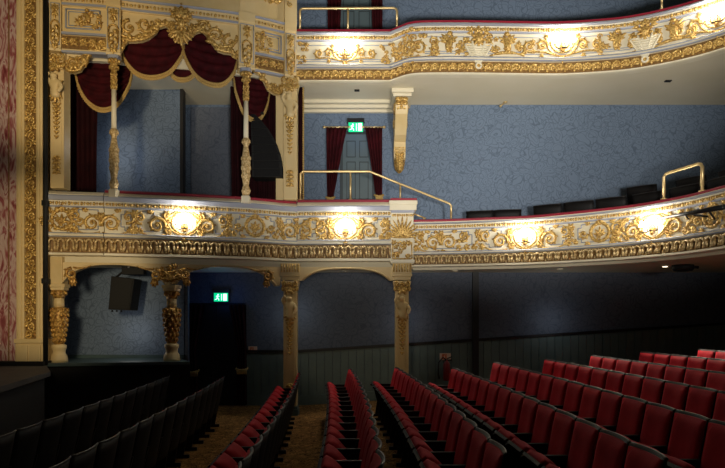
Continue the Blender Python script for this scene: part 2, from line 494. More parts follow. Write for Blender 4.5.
# ------------------------------------------------------------------ plan lines
def PP(px, Y): return (X_(px, Y), Y)
BOX = Path([PP(44, 11.30), PP(56, 11.38), PP(80, 11.45), PP(106, 11.52), PP(140, 11.68), PP(180, 11.85), PP(233, 12.12), PP(262, 12.34), PP(282, 12.55), PP(297, 12.66)])
MID = Path([PP(297, 12.66), PP(345, 12.62), PP(392, 12.62)])
PIER = Path([PP(391, 12.55), PP(413.5, 12.55)], False)
DRESS = Path([PP(409, 13.3), PP(448, 13.2), PP(490, 12.98), PP(526, 12.78), PP(560, 12.42), PP(597, 11.98), PP(630, 11.56), PP(660, 11.08), PP(692, 10.5), PP(725, 9.82), (6.25, 8.6), (6.35, 7.4)])
UPL = Path([PP(296, 12.66), PP(345, 12.66), PP(392, 12.66)])
UPR = Path([PP(391, 12.66), PP(400, 12.5), PP(410, 12.34), PP(424, 12.28), PP(460, 12.27), PP(510, 12.3), PP(560, 12.32), PP(605, 12.2), PP(630, 12.08), PP(656, 11.88), PP(690, 11.55), PP(725, 11.12), (7.35, 10.2), (7.8, 9.2)])
WY = 14.1   # side wall

# ------------------------------------------------------------------ SETTING
def floor_z(x): return .065 * (x + 1.5) if x > -1.5 else 0.0
mb = MB(); xs = [-7.5, -1.5, 11.5]
vs = []; 
for x in xs: vs += [(x, -2, floor_z(x)), (x, WY + .2, floor_z(x))]
for x in xs: vs += [(x, -2, -.3), (x, WY + .2, -.3)]
mb.add(vs, [(0, 2, 3, 1), (2, 4, 5, 3), (6, 7, 9, 8), (8, 9, 11, 10), (0, 6, 8, 2), (2, 8, 10, 4), (1, 3, 9, 7), (3, 5, 11, 9), (0, 1, 7, 6), (4, 10, 11, 5)])
setting(mb.build('floor', 'carpet'), 'brown and gold patterned carpet sloping up to the right')
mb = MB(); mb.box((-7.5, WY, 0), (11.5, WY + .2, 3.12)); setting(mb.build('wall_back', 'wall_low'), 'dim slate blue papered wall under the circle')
mb = MB(); mb.box((-7.5, WY, 3.12), (11.5, WY + .2, 12.5)); setting(mb.build('wall_back', 'wall'), 'blue scroll patterned papered side wall above the circle')
mb = MB(); mb.box((11.5, -2, 0), (11.7, WY, 12.5)); setting(mb.build('wall_right', 'wall'), 'dark papered wall at the far right end')
mb = MB(); mb.box((-7.7, -2, 12.5), (11.7, WY + .2, 12.7)); setting(mb.build('ceiling', 'soffit'), 'cream ceiling high above the seats')

# dado of boards following the rake
def dado(x0, x1, name='wall_paneling'):
    mb = MB(); n = int((x1 - x0) / .185)
    for i in range(n):
        a = x0 + (x1 - x0) * i / n + .006; b = x0 + (x1 - x0) * (i + 1) / n - .006
        za, zb = floor_z(a), floor_z(b)
        ta, tb = 1.24 + .065 * (a + 1.5), 1.24 + .065 * (b + 1.5)
        if a < -1.5: ta = tb = 1.24
        vs = [(a, WY - .03, za), (b, WY - .03, zb), (b, WY - .03, tb), (a, WY - .03, ta)] + [(a, WY - .004, za), (b, WY - .004, zb), (b, WY - .004, tb), (a, WY - .004, ta)]
        mb.add(vs, [(0, 1, 2, 3), (0, 4, 5, 1), (2, 6, 7, 3), (1, 5, 6, 2), (0, 3, 7, 4), (4, 7, 6, 5)])
    return mb
setting(dado(-2.75, 11.4).build('wall_paneling', 'dado'), 'dark green vertical board panelling along the side wall')
def rail_strip(x0, x1, dz0, dz1, d, name, mat, lab):
    mb = MB(); k = [x0] + ([-1.5] if x0 < -1.5 < x1 else []) + [x1]
    for a, b in zip(k, k[1:]):
        za, zb = floor_z(a), floor_z(b)
        vs = [(a, WY - d, za + dz0), (b, WY - d, zb + dz0), (b, WY - d, zb + dz1), (a, WY - d, za + dz1), (a, WY, za + dz0), (b, WY, zb + dz0), (b, WY, zb + dz1), (a, WY, za + dz1)]
        mb.add(vs, [(0, 1, 2, 3), (0, 4, 5, 1), (2, 6, 7, 3), (1, 5, 6, 2), (0, 3, 7, 4), (4, 7, 6, 5)])
    setting(mb.build(name, mat), lab)
rail_strip(-2.75, 11.4, 1.24, 1.30, .06, 'trim_1', 'blackdoor', 'dark capping rail on top of the green boards')
rail_strip(-2.75, 11.4, 0, .22, .05, 'baseboard_back', 'dado', 'dark green skirting board at the foot of the boards')
mb = MB(); mb.box((X_(472, WY), WY - .1, .1), (X_(478, WY), WY, 3.12)); setting(mb.build('trim_2', 'blackdoor'), 'dark vertical cover strip on the wall under the circle')

# circle slabs
def slab(path_pts, z0, z1, name, mat, lab, back=WY, top=None):
    mb = MB(); n = len(path_pts); vs = []
    for (x, y) in path_pts: vs += [(x, y, z0), (x, y, z1), (x if y < back else x, max(back, y), z1), (x, max(back, y), z0)]
    fs = [(0, 1, 2, 3)]
    for i in range(n - 1):
        for k in range(4): fs.append((4 * i + k, 4 * i + 4 + k, 4 * i + 4 + (k + 1) % 4, 4 * i + (k + 1) % 4))
    e = 4 * (n - 1); fs.append((e + 3, e + 2, e + 1, e)); mb.add(vs, fs)
    return setting(mb.build(name, mat), lab)
def pts(path, off, n=40, s0=0, s1=None):
    s1 = path.len if s1 is None else s1
    P = [path.at(s0 + (s1 - s0) * i / n, off) for i in range(n + 1)]
    out = [P[0]]
    for p in P[1:]:
        if p[0] > out[-1][0] + 1e-3: out.append(p)
    return out
low_front = pts(BOX, -.125) + pts(MID, -.125)[1:]
slab(low_front + [(PP(412, 12.62)), (PP(413, 13.3))], 3.12, 3.50, 'ceiling', 'soffit', 'shadowed underside of the boxes')
slab(pts(DRESS, -.125, 60) + [(11.5, 7.4)], 3.12, 3.50, 'ceiling', 'soffit', 'shadowed brown underside of the dress circle')
slab(pts(BOX, -.21), 7.06, 7.5, 'ceiling', 'soffit', 'cream underside of the gallery boxes')
up_front = pts(UPL, -.125) + pts(UPR, -.125, 70)[1:]
slab(up_front + [(11.5, 9.2)], 7.06, 7.5, 'ceiling', 'soffit', 'smooth cream underside of the upper circle')
# cornice where the upper soffit meets the wall
mb = MB(); xa, xb = X_(297, WY), X_(398, WY)
for (d, za, zb) in ((.34, 6.99, 7.06), (.20, 6.92, 6.99), (.08, 6.86, 6.92)): mb.box((xa, WY - d, za), (xb, WY, zb))
setting(mb.build('trim_3', 'soffit'), 'stepped cream cornice above the curtained circle door')

# stage and proscenium
mb = MB(); mb.prism([(-7.6, 3.0), (-4.3, 3.0), (-4.45, 6.0), (-4.68, 7.7), (-5.20, 10.0), (-5.9, 11.2), (-7.6, 11.2)], 1.08, 1.16)
setting(mb.build('floor', 'deck'), 'dark grey boarded stage apron at the left edge')
mb = MB(); mb.prism([(-7.6, 3.05), (-4.4, 3.05), (-4.55, 6.0), (-4.78, 7.7), (-5.30, 10.0), (-6.0, 11.2), (-7.6, 11.2)], 0, 1.075)
setting(mb.build('trim_4', 'black'), 'black facing under the stage apron')

pr = thing('proscenium_pier', 'tall pink marble and gilt proscenium pier at the stage edge', 'proscenium', (-6.6, 11.4, 1.16))
mb = MB(); mb.box((-7.6, 11.38, 1.22), (X_(16, 11.3), 11.8, 12.4)); mb.build('marble_shaft', 'marble', pr, .01)
mb = MB(); mb.box((X_(6, 11.3) , 11.365, 1.22), (X_(7, 11.3), 11.38, 12.4)); mb.build('marble_joint', 'shade_and_joint_brown', pr)
mb = MB(); mb.box((X_(16, 11.3), 11.30, 1.64), (X_(24, 11.3), 11.8, 12.4)); mb.box((X_(18, 11.3), 11.27, 1.64), (X_(21.5, 11.3), 11.31, 12.4)); mb.build('inner_moulding', 'cream', pr, .015)
mb = MB(); mb.box((X_(24, 11.3), 11.36, 1.64), (X_(36, 11.3), 11.8, 12.4)); mb.build('band_ground', 'shade_and_joint_brown', pr)
mb = MB(); mb.box((X_(36, 11.3), 11.29, 1.64), (X_(42.5, 11.3), 11.8, 12.4)); mb.box((X_(37.5, 11.3), 11.26, 1.64), (X_(40.5, 11.3), 11.30, 12.4)); mb.build('outer_moulding', 'cream', pr, .015)
mb = MB(front_xf(X_(30, 11.34), 11.35)); z = 1.72; i = 0
while z < 10.2:
    d = 1 if i % 2 else -1
    spiral(mb, d * .035, z, .075, pi / 2, 1.4, d, .018, False, 10)
    fan(mb, -d * .05, z + .04, radians(90 + 60 * d), 2, 3, .11, .05); leaf(mb, -d * .02, z - .05, radians(-90 - 40 * d), .1, .05)
    z += .15; i += 1
mb.build('gilt_scroll_band', 'gold', pr)
mb = MB(); mb.box((X_(15, 11.2), 11.20, 1.22), (X_(43, 11.2), 11.8, 1.58)); mb.box((X_(14.5, 11.2), 11.17, 1.58), (X_(43.3, 11.2), 11.8, 1.66)); mb.box((X_(17, 11.2), 11.17, 1.24), (X_(28, 11.2), 11.2, 1.55)); mb.box((X_(30, 11.2), 11.17, 1.24), (X_(41, 11.2), 11.2, 1.55))
mb.build('plinth', 'cream', pr, .012)
mb = MB(); mb.box((-7.6, 11.12, 1.14), (X_(43.5, 11.12), 11.8, 1.24)); mb.build('base_strip', 'black', pr)
pole = MB(); pole.tube([(X_(45, 11.2), 11.22, 1.17), (X_(45, 11.2), 11.22, 8.35)], .045, 10); 
o = thing('black_pole', 'slim black vertical pole between proscenium and stage box', 'pole', (X_(45, 11.2), 11.22, 1.16))
pole.build('tube', 'black', o)
mb = MB()
for zz in (2.05 + (318 - 281) * 11.2 / F, 2.05 + (318 - 203) * 11.2 / F, 8.2): mb.box((X_(42, 11.2), 11.17, zz - .05), (X_(47, 11.2), 11.30, zz + .05))
mb.build('clamp', 'black', o, .008)

# ------------------------------------------------------------------ FRONTS
def front(name, label, path, s0, s1, lv, cat='balcony', loc=None, frieze='arch', red=True):
    """lv: z levels rail, cream bottom, bead top, bead bottom, panel bottom, ledge bottom, frieze bottom, lip bottom"""
    R, C1, B0, B1, PB, LB, FB, LP = lv
    x, y = path.at((s0 + s1) / 2)
    t = thing(name, label, cat, (x, y, LP))
    mb = MB(); sweep(mb, path, s0, s1, [(-.12, R - .03), (-.02, R - .04), (.06, C1 + .02), (.06, C1), (.03, B0), (.03, B1), (0, B1 - .02), (0, PB + .02), (.07, PB), (.07, LB + .02), (.01, LB), (.01, FB), (.07, FB - .015), (.07, LP + .01), (.02, LP), (-.12, LP)])
    mb.build('front_wall', 'white_cream', t)
    mb = MB(); sweep(mb, path, s0, s1, [(.0, B0 + .005), (.0, C1 - .002), (.095, C1 - .002), (.105, C1 - .025), (.075, B0 + .01)])
    sweep(mb, path, s0, s1, [(.0, B1 - .03), (.0, B1 - .005), (.055, B1 - .005), (.045, B1 - .03)])
    sweep(mb, path, s0, s1, [(.0, PB - .01), (.0, PB + .02), (.085, PB + .008), (.095, PB - .01)])
    sweep(mb, path, s0, s1, [(.0, LB + .01), (.0, LB + .03), (.09, LB + .025), (.08, LB + .01)])
    mb.build('grey_moulding', 'grey', t)
    mb = MB(); sweep(mb, path, s0, s1, [(.0, FB), (.0, LB), (.018, LB), (.018, FB)]); mb.build('shaded_frieze_ground', 'shade_and_joint_brown', t)  # dark ground paints in the shade between the frieze ornaments
    if red:
        mb = MB(); sweep(mb, path, s0, s1, [(-.15, R - .04), (-.15, R), (-.12, R + .02), (-.03, R + .02), (.0, R), (.0, R - .04)]); mb.build('rail_cushion', 'redrail', t)
    mb = MB(path.xf(.035)); beads(mb, s0, s1, (B0 + B1) / 2, (B0 - B1) * .42, .105); mb.build('bead_course', 'gold', t)
    mb = MB(path.xf(.02)); h = LB - FB
    if frieze == 'arch':
        n = max(1, round((s1 - s0) / .165)); p = (s1 - s0) / n
        for i in range(n):
            u = s0 + (i + .5) * p
            mb.relief([(u + p * .33 * cos(a), FB + h * .60 + h * .28 * sin(a), .035) for a in [pi * k / 6 for k in range(7)]], .024, 5)
            for d in (-1, 1): mb.relief([(u + d * p * .30, FB + h * .62, .02), (u + d * p * .34, FB + h * .3, .03), (u + d * p * .42, FB + h * .08, .03)], [.024, .030, .022], 5)
            mb.blob((u + p * .5, FB + h * .82, .03), (.03, .022, .02), pi / 2, 6, 4)
            leaf(mb, u, FB + h * .02, pi / 2, h * .30, .03, .01)
    else:
        n = max(1, round((s1 - s0) / .185)); p = (s1 - s0) / n
        for i in range(n):
            u = s0 + (i + .5) * p; d = 1
            spiral(mb, u, FB + h * .48, h * .36, pi, 1.2, -1, .020, False, 12, .02)
            fan(mb, u - p * .1, FB + h * .5, pi / 2, 4.6, 6, h * .42, .05, .008)
            leaf(mb, u + p * .5, FB + h * .12, pi / 2, h * .7, .045, .02)
    mb.build('acanthus_frieze', 'pale_gold' if frieze == 'arch' else 'gold', t)
    return t

LB_ = (4.50, 4.38, 4.275, 4.185, 3.66, 3.58, 3.30, 3.235)
LM_ = (4.53, 4.40, 4.29, 4.195, 3.68, 3.58, 3.31, 3.235)
LD_ = (4.215, 4.145, 4.105, 4.015, 3.50, 3.44, 3.235, 3.175)
LU_ = (8.14, 8.045, 8.0, 7.90, 7.36, 7.29, 7.06, 7.01)
def motif(path, t, items, zc, h, o=.0):
    for kind, px, *r in items:
        s = path.spx(px); mb = MB(path.xf(o)); mat = 'gold'; nm = 'gilt_scroll'
        if kind == 'R': rinceau(mb, s, zc, h, r[0])
        elif kind == 'M': medallion(mb, s, zc, h); nm = 'gilt_medallion'
        elif kind == 'D': drop(mb, s, zc, h); nm = 'gilt_drop'
        elif kind == 'C': cartouche(mb, s, zc, h); nm = 'gilt_cartouche'
        elif kind == 'L': lyre(mb, s, zc, h); nm = 'gilt_cartouche'
        elif kind == 'E': eagle(mb, s, zc, h * 1.25, r[0]); nm = 'gilt_figure'
        elif kind == 'K': mask(mb, s, zc + h * .22, h * 1.3); nm = 'gilt_mask'
        elif kind == 'P': pendant(mb, s, zc + h * .02, h * 1.05); nm = 'strapwork_pendant'; mat = 'white_cream'
        elif kind == 'B': bouquet(mb, s, zc, r[0], r[1], r[2], int(px)); nm = 'gilt_foliage'
        mb.build(nm, mat, t)
def outline(path, t, spans, v0, v1, q=.07):
    for a, b in spans:
        mb = MB(path.xf(.0)); frame_outline(mb, path.spx(a), path.spx(b), v0, v1, q); mb.build('panel_outline', 'grey', t)

sj = BOX.spx(104)
b1 = front('stage_box_front', 'gilded cream front of the upper stage box beside the proscenium', BOX, BOX.spx(47), sj, LB_, red=False)
motif(BOX, b1, [('M', 62), ('D', 70.5), ('R', 92, -1), ('B', 52, .15, .4, 6)], 3.92, .55)
outline(BOX, b1, [(75, 102)], 3.74, 4.12)
b2 = front('box_balcony', 'long gilded cream box front with one lit sconce', BOX, sj + .012, BOX.len - .01, LB_)
motif(BOX, b2, [('R', 111, 1), ('D', 135), ('R', 157, -1), ('C', 184.5), ('R', 207, 1), ('D', 229), ('M', 255), ('D', 279), ('R', 290, 1)], 3.92, .57, .0)
outline(BOX, b2, [(121, 131), (138, 158), (212, 226), (236, 274), (283, 295)], 3.74, 4.12)
sconce(BOX, BOX.spx(184.5), 3.93, 'lit candle sconce on the long left box front', 1, o=.05)
b3 = front('box_balcony', 'flat gilded cream box front below the curtained door with lit sconce', MID, .01, MID.len - .01, LM_)
motif(MID, b3, [('R', 305, 1), ('R', 322, -1), ('C', 345.5), ('R', 369, 1), ('D', 386)], 3.93, .57)
outline(MID, b3, [(300, 316), (374, 390)], 3.76, 4.12)
sconce(MID, MID.spx(345.5), 3.94, 'lit candle sconce between the two arcade pillars, lower tier', 1, o=.05)

# end pier with shell
xa, ya = PIER.p[0]; xb, yb = PIER.p[1]; xm = (xa + xb) / 2; hw = (xb - xa) / 2
pier = thing('box_end_pier', 'cream end pier of the box front with gilt shell panel', 'pier', (xm, ya, 3.0))
mb = MB()
mb.box((xa, ya, 3.18), (xb, 13.35, 4.44)); mb.box((xa - .03, ya - .05, 4.30), (xb + .06, 13.35, 4.42)); mb.box((xa - .01, ya - .03, 3.66), (xb + .02, 13.35, 3.70)); mb.box((xa - .02, ya - .03, 3.20), (xb + .02, 13.35, 3.27)); mb.box((xa - .04, ya - .06, 4.42), (xb + .08, 13.35, 4.50))
mb.build('pier_block', 'white_cream', pier, .008)
mb = MB(); mb.box((xa - .01, ya - .05, 4.50), (xb + .07, 13.35, 4.55)); mb.build('rail_cushion', 'redrail', pier, .01)
mb = MB(); mb.box((xa + .0, ya - .035, 4.25), (xb + .02, 13.3, 4.30)); mb.build('grey_moulding', 'grey', pier)
mb = MB(front_xf(xm, ya)); fan(mb, 0, 3.74, pi / 2, 3.0, 13, .44, .05, .01); mb.blob((0, 3.75, .03), (.06, .04, .04)); mb.build('gilt_shell', 'gold', pier)
mb = MB(front_xf(xm, ya)); bouquet(mb, 0, 3.46, .34, .3, 16, 5); frame_outline(mb, -.2, .2, 3.29, 3.63, .001, .014); mb.build('gilt_foliage', 'gold', pier)
mb = MB(front_xf(xm, ya)); beads(mb, -hw, hw, 4.2, .035, .09); mb.build('bead_course', 'gold', pier)

dr = front('dress_circle_front', 'long curving gilded front of the dress circle on the right', DRESS, .02, DRESS.len, LD_)
motif(DRESS, dr, [('D', 421), ('R', 433, -1), ('R', 449, 1), ('B', 441, .3, .45, 10), ('B', 463, .2, .4, 5), ('D', 478), ('R', 500, -1), ('C', 525.5), ('R', 550, 1), ('D', 571), ('M', 600), ('D', 622), ('R', 633, -1), ('C', 654), ('R', 675, 1), ('D', 690), ('M', 713)], 3.76, .55)
outline(DRESS, dr, [(428, 472), (486, 505), (546, 566), (578, 618), (626, 640), (694, 722)], 3.58, 3.94)
sconce(DRESS, DRESS.spx(525.5), 3.79, 'lit candle sconce on the dress circle front, nearer the pier', 1, o=.05)
sconce(DRESS, DRESS.spx(654), 3.79, 'lit candle sconce touching the black bar on the right', 1, o=.05)

u1 = front('upper_circle_front', 'flat gilded upper circle front under the brass guard rail', UPL, .01, UPL.len - .01, LU_, frieze='leaf')
motif(UPL, u1, [('L', 345), ('B', 303, .22, .45, 9), ('B', 387, .25, .5, 10)], 7.63, .42)
u2 = front('upper_circle_front', 'long curving gilded upper circle front across the top right', UPR, .01, UPR.len, LU_, frieze='leaf')
motif(UPR, u2, [('B', 403, .5, .75, 46), ('B', 409, .45, .6, 24), ('B', 436, .2, .3, 5), ('B', 463, .25, .4, 7), ('B', 492, .25, .4, 7), ('B', 520, .2, .3, 4), ('B', 530, .15, .3, 3), ('B', 600, .2, .35, 4), ('R', 419, 1), ('E', 449, 1), ('K', 478), ('P', 478), ('E', 507, -1), ('L', 562), ('E', 617, 1), ('K', 645), ('P', 645), ('E', 674, -1), ('L', 718)], 7.63, .52)
for pth, par, a, b in ((UPL, u1, 298, 391), (UPR, u2, 425, 725)):
    for z in (7.46, 7.50, 7.80):
        mb = MB(pth.xf(0)); sa, sb = pth.spx(a), pth.spx(b); n = int((sb - sa) / .2)
        mb.relief([(sa + (sb - sa) * i / n, z, .004) for i in range(n + 1)], .009, 4); mb.build('panel_line', 'grey', par)
sconce(UPL, UPL.spx(345), 7.68, 'lit candle sconce on the flat upper circle front', 1, o=.05)
sconce(UPR, UPR.spx(562), 7.68, 'lit candle sconce in the middle of the curving upper front', 2, o=.05)
sconce(UPR, UPR.spx(718), 7.68, 'lit candle sconce at the top right corner', 2, o=.05)

# ------------------------------------------------------------------ carved pilasters with figures
def herm(name, parent, x, y, z0, h, mat='white_cream', flip=1):
    """carved half figure, one arm raised to the head; front faces -y"""
    k = h / .56
    V = [(.015, .02, .0), (.02, 0, .10), (.01, -.005, .19), (0, -.01, .29), (-.005, -.025, .365), (-.01, -.05, .42), (-.01, -.055, .475),
         (.085, -.015, .30), (.150, -.05, .20), (.095, -.10, .09),
         (-.085, -.015, .31), (-.145, -.05, .40), (-.075, -.07, .49)]
    E = [(0, 1), (1, 2), (2, 3), (3, 4), (4, 5), (5, 6), (3, 7), (7, 8), (8, 9), (3, 10), (10, 11), (11, 12)]
    R = [.10, .095, .078, .095, .042, .075, .060, .055, .042, .028, .055, .042, .028]
    me = bpy.data.meshes.new(name); me.from_pydata([(flip * a * k, b * k, c * k) for a, b, c in V], E, [])
    me.materials.append(M[mat])
    o = bpy.data.objects.new(name, me); COL.objects.link(o); o.parent = parent
    ox, oy, oz = origin(parent); o.location = (x - ox, y - oy, z0 - oz)
    sk = o.modifiers.new('skin', 'SKIN'); sv = me.skin_vertices[0].data
    for i, r in enumerate(R): sv[i].radius = (r * k, r * k)
    sv[0].use_root = True
    sk.use_smooth_shade = True
    sb = o.modifiers.new('sub', 'SUBSURF'); sb.levels = 2; sb.render_levels = 2
    return o
def pilaster(label, x, y, z0, z1, wd=.28, cap=.22, fig=.56, gz=None, plinth=True, lower=True, group=None):
    t = thing('carved_pilaster', label, 'pilaster', (x, y, z0), group)
    d = .26; fz = z1 - cap - .03
    mb = MB(front_xf(x, y)); mb.box((-wd / 2, z0 + (.2 if plinth else 0), -d), (wd / 2, z1 - cap, 0))
    mb.box((-wd / 2 + .035, z0 + .28, 0), (-wd / 2 + .055, fz - fig - .06, .015)); mb.box((wd / 2 - .055, z0 + .28, 0), (wd / 2 - .035, fz - fig - .06, .015))
    mb.build('shaft', 'cream', t, .01)
    if plinth:
        mb = MB(front_xf(x, y)); mb.box((-wd / 2 - .03, z0, -d - .02), (wd / 2 + .03, z0 + .14, .03)); mb.box((-wd / 2 - .015, z0 + .14, -d), (wd / 2 + .015, z0 + .2, .015))
        mb.build('plinth', 'teal', t, .008)
    mb = MB(front_xf(x, y)); zc = z1 - cap
    mb.ribbon([(-wd / 2, zc), (wd / 2, zc)], [(-wd / 2 - .05, z1), (wd / 2 + .05, z1)], -d, .05)
    mb.build('capital_block', 'cream', t, .008)
    mb = MB(front_xf(x, y))
    for dd in (-1, 1):
        spiral(mb, dd * wd * .36, zc + cap * .72, cap * .26, radians(90), 1.3, -dd, .017, False, 12, .07)
        fan(mb, dd * wd * .2, zc + .01, pi / 2, 1.0, 3, cap * .55, .06, .06)
        fan(mb, dd * wd * .45, zc + .02, pi / 2 - dd * .3, .8, 3, cap * .5, .05, .05)
    flower(mb, 0, zc + cap * .7, cap * .24, 6, .08); fan(mb, 0, zc, pi / 2, 1.4, 5, cap * .6, .05, .07)
    mb.build('gilt_capital', 'gold', t)
    herm('carved_figure', t, x, y - .07, fz - fig * .97, fig, 'cream', 1)
    mb = MB(front_xf(x, y)); hz = fz - fig * .97 + fig * .92
    for k in range(7):
        a = pi * k / 6; mb.blob((.055 * cos(a), hz + .02 + .045 * sin(a), .10), (.034, .028, .04), a, 6, 4)
    bz = fz - fig
    mb.relief(curve((-.09, bz + .26), (.12, bz + .16), -.35, 8, .10), .016); mb.relief(curve((.14, bz + .36), (.12, bz + .02), -.25, 8, .07), .014)
    fan(mb, 0, bz + .1, -pi / 2, 2.4, 5, .17, .06, .07)
    a, b = (gz or (bz - .1, bz - .75)); z = a; i = 0
    while z > b:
        s_ = 1 - .5 * (a - z) / (a - b)
        for dd in (-1, 1): leaf(mb, 0, z, pi / 2 + dd * 1.0, .10 * s_, .055 * s_, .02)
        mb.blob((0, z - .02, .035), (.032 * s_, .028 * s_, .03)); z -= .085; i += 1
    mb.build('gilt_garland', 'gold', t)
    mb = MB(front_xf(x, y))
    if True:
        zz = z0 + .62 if plinth else z0 + .55
        for q in range(4):
            for dd in (-1, 1): leaf(mb, 0, zz - .09 * q + .05, -pi / 2 + dd * .9, .10, .05, .02)
            mb.blob((0, zz - .09 * q, .03), (.034, .03, .03))
    mb.build('gilt_drop', 'gold', t)
    return t
def fluted_block(t, x, y, z0, z1, wd, d=.3):
    mb = MB(front_xf(x, y)); mb.box((-wd / 2, z0 + .08, -d), (wd / 2, z1, .02)); mb.box((-wd / 2 - .01, z0 + .02, -d), (wd / 2 + .01, z0 + .08, .03)); mb.box((-wd / 2 + .02, z0 - .06, -d), (wd / 2 - .02, z0 + .02, .01))
    mb.build('impost_block', 'cream', t, .01)
    mb = MB(front_xf(x, y)); n = 7
    for i in range(n):
        u = -wd / 2 + wd * (i + .5) / n; mb.relief([(u, z1 - .02, .03), (u, z0 + .11, .03)], wd / n * .30, 6)
    mb.build('gilt_flutes', 'gold', t)
YP = 12.56
for px, lab in ((290, 'cream and gilt arcade pillar with carved figure, left of the pair'), (402, 'cream and gilt arcade pillar with carved figure, under the shell pier')):
    t = pilaster(lab, X_(px, YP), YP, 0, 2.82)
    t.name = 'arcade_pillar'; t['category'] = 'pillar'
    fluted_block(t, X_(px, YP), YP, 2.90, 3.20, .40)
pilaster('tall gilt pilaster with carved figure between the box and the curtained door', X_(290, 12.5), 12.5, 4.52, 7.06, .28, .27, .58, plinth=False, lower=False)
pilaster('gilt pilaster with carved figure next to the black pole, upper box', X_(57, 11.4), 11.4, 4.52, 7.06, .26, .30, .55, plinth=False, lower=False)
# backing pilaster at the right edge of the upper box
mb = MB(); mb.box((X_(276, 12.7), 12.66, 4.5), (X_(283.5, 12.7), 12.95, 7.06)); o = mb.build('plain_pilaster', 'cream', None, .01); tag(o, 'plain cream strip pilaster just right of the hanging speaker array', 'pilaster')

# arches of the lower arcade
def arch(label, A, B, spring, crown, top, th=.22, flat=.12, scroll=True):
    L = math.dist(A, B); ang = atan2(B[1] - A[1], B[0] - A[0])
    t = thing('arcade_arch', label, 'arch', (A[0], A[1], spring))
    fx = front_xf(A[0], A[1], ang); mb = MB(fx)
    n = 24; lo = []; hi = []
    for i in range(n + 1):
        u = L * i / n; q = abs(2 * i / n - 1)
        k = (1 - min(1, q / (1 - flat)) ** 2.6)
        lo.append((u, spring + (crown - spring) * max(0, k) ** .6)); hi.append((u, top))
    mb.ribbon(lo, hi, -th, 0); mb.build('arch_beam', 'cream', t, .004)
    mb = MB(fx); mb.relief([(u, v + .015, .0) for u, v in lo[1:-1]], .02, 6); mb.build('arch_moulding', 'cream', t)
    if scroll:
        for d, u0 in ((1, .0), (-1, L)):
            mb = MB(fx); spiral(mb, u0 + d * .27, spring + .20, .11, pi / 2, 1.3, d, .026, True, 14, .02)
            mb.relief(curve((u0 + d * .30, spring + .32), (u0 + d * .62, top - .06), -.2 * d), [.02] * 5 + [.012] * 4)
            fan(mb, u0 + d * .28, spring + .1, -pi / 2 + d * .2, 1.2, 4, .16, .06); mb.build('gilt_bracket', 'old_gold', t)
    return t
LC1 = PP(56, 11.45); LC2 = PP(170.5, 11.84); PL1 = (X_(290, YP), YP + .03); PL2 = (X_(402, YP), YP + .03)
arch('cream stage box arch framing the black hanging loudspeaker', (LC1[0] + .02, LC1[1] - .02), (LC2[0], LC2[1] - .02), 2.70, 3.08, 3.118)
arch('cream arch in front of the dark exit doorway', (LC2[0] + .02, LC2[1] - .02), (PL1[0] - .2, PL1[1] - .05), 2.72, 3.09, 3.118)
arch('cream arch between the two carved arcade pillars', (PL1[0] + .18, YP + .02), (PL2[0] - .18, YP + .02), 2.84, 3.08, 3.118, scroll=False)
mb = MB(front_xf(LC2[0], LC2[1] - .04)); bouquet(mb, 0, 2.95, .5, .22, 16, 8)
for d in (-1, 1): spiral(mb, d * .13, 2.88, .10, pi / 2, 1.3, d, .024, True, 12, .03)
fan(mb, 0, 2.78, pi / 2, 2, 5, .2, .08, .03)
o = thing('carved_spandrel', 'carved gilt foliage above the right stage box column', 'carving', (LC2[0], LC2[1], 2.78)); mb.build('gilt_foliage', 'old_gold', o)
# left cream wall strip over first column
mb = MB(); mb.box((X_(47, 11.42), 11.42, 2.70), (X_(62, 11.42), 11.66, 3.22)); o = mb.build('impost_block', 'cream', None, .01); tag(o, 'cream block above the leftmost stage box column', 'block')

# stubby carved columns of the stage box
def stubby(label, c):
    x, y = c; k = y / F; kr = k * .72
    t = thing('baluster_column', label, 'column', (x, y, 1.2), 'carved columns of the stage box')
    def Z(py): return 2.70 - (285 - py) * -k * (2.70 - 1.2) / ((363 - 285) * k)
    def pr_(lst): return sorted([(Z(py), r * kr) for py, r in lst])
    mb = MB(); mb.lathe(pr_([(285, 11.5), (288, 11.5), (288.5, 10), (291, 10)]), c, 16, square=True); mb.build('abacus', 'cream', t)
    mb = MB(); mb.lathe(pr_([(291, 10), (296, 8), (299, 7)]), c, 20, 8, .08)
    for q in range(8):
        a = 2 * pi * q / 8; mb.blob((x + 9 * kr * cos(a), y + 9 * kr * sin(a), Z(294)), (.035, .035, .05), 0, 6, 4)
    mb.build('gilt_capital', 'old_gold', t)
    mb = MB(); mb.lathe(pr_([(299, 6.6), (308, 6.6)]), c, 24, 8, .05); mb.build('neck', 'cream', t)
    mb = MB(); mb.lathe(pr_([(308, 8), (309, 11), (313, 11.6), (320, 11), (330, 9.5), (340, 7.2), (345, 6.4)]), c, 24)
    for j, (py, r) in enumerate([(311, 11.4), (316, 11.4), (321, 10.9), (326, 10.2), (331, 9.2), (336, 8.2), (341, 7.2)]):
        for q in range(10):
            a = 2 * pi * (q + .5 * (j % 2)) / 10; mb.blob((x + r * kr * cos(a), y + r * kr * sin(a), Z(py)), (.028, .028, .05), 0, 6, 4)
    mb.build('carved_vase', 'old_gold', t)
    mb = MB(); mb.lathe(pr_([(345, 7), (346, 9.6), (349, 9.6), (351, 8.2), (354, 8.2), (355, 9), (357, 10.5), (360, 11), (363, 11.5)]), c, 24); mb.build('base', 'cream', t)
    return t
stubby('squat carved gilt column at the left end of the stage box', (LC1[0] + .01, LC1[1] + .1))
stubby('squat carved gilt column at the right end of the stage box', (LC2[0], LC2[1] + .08))

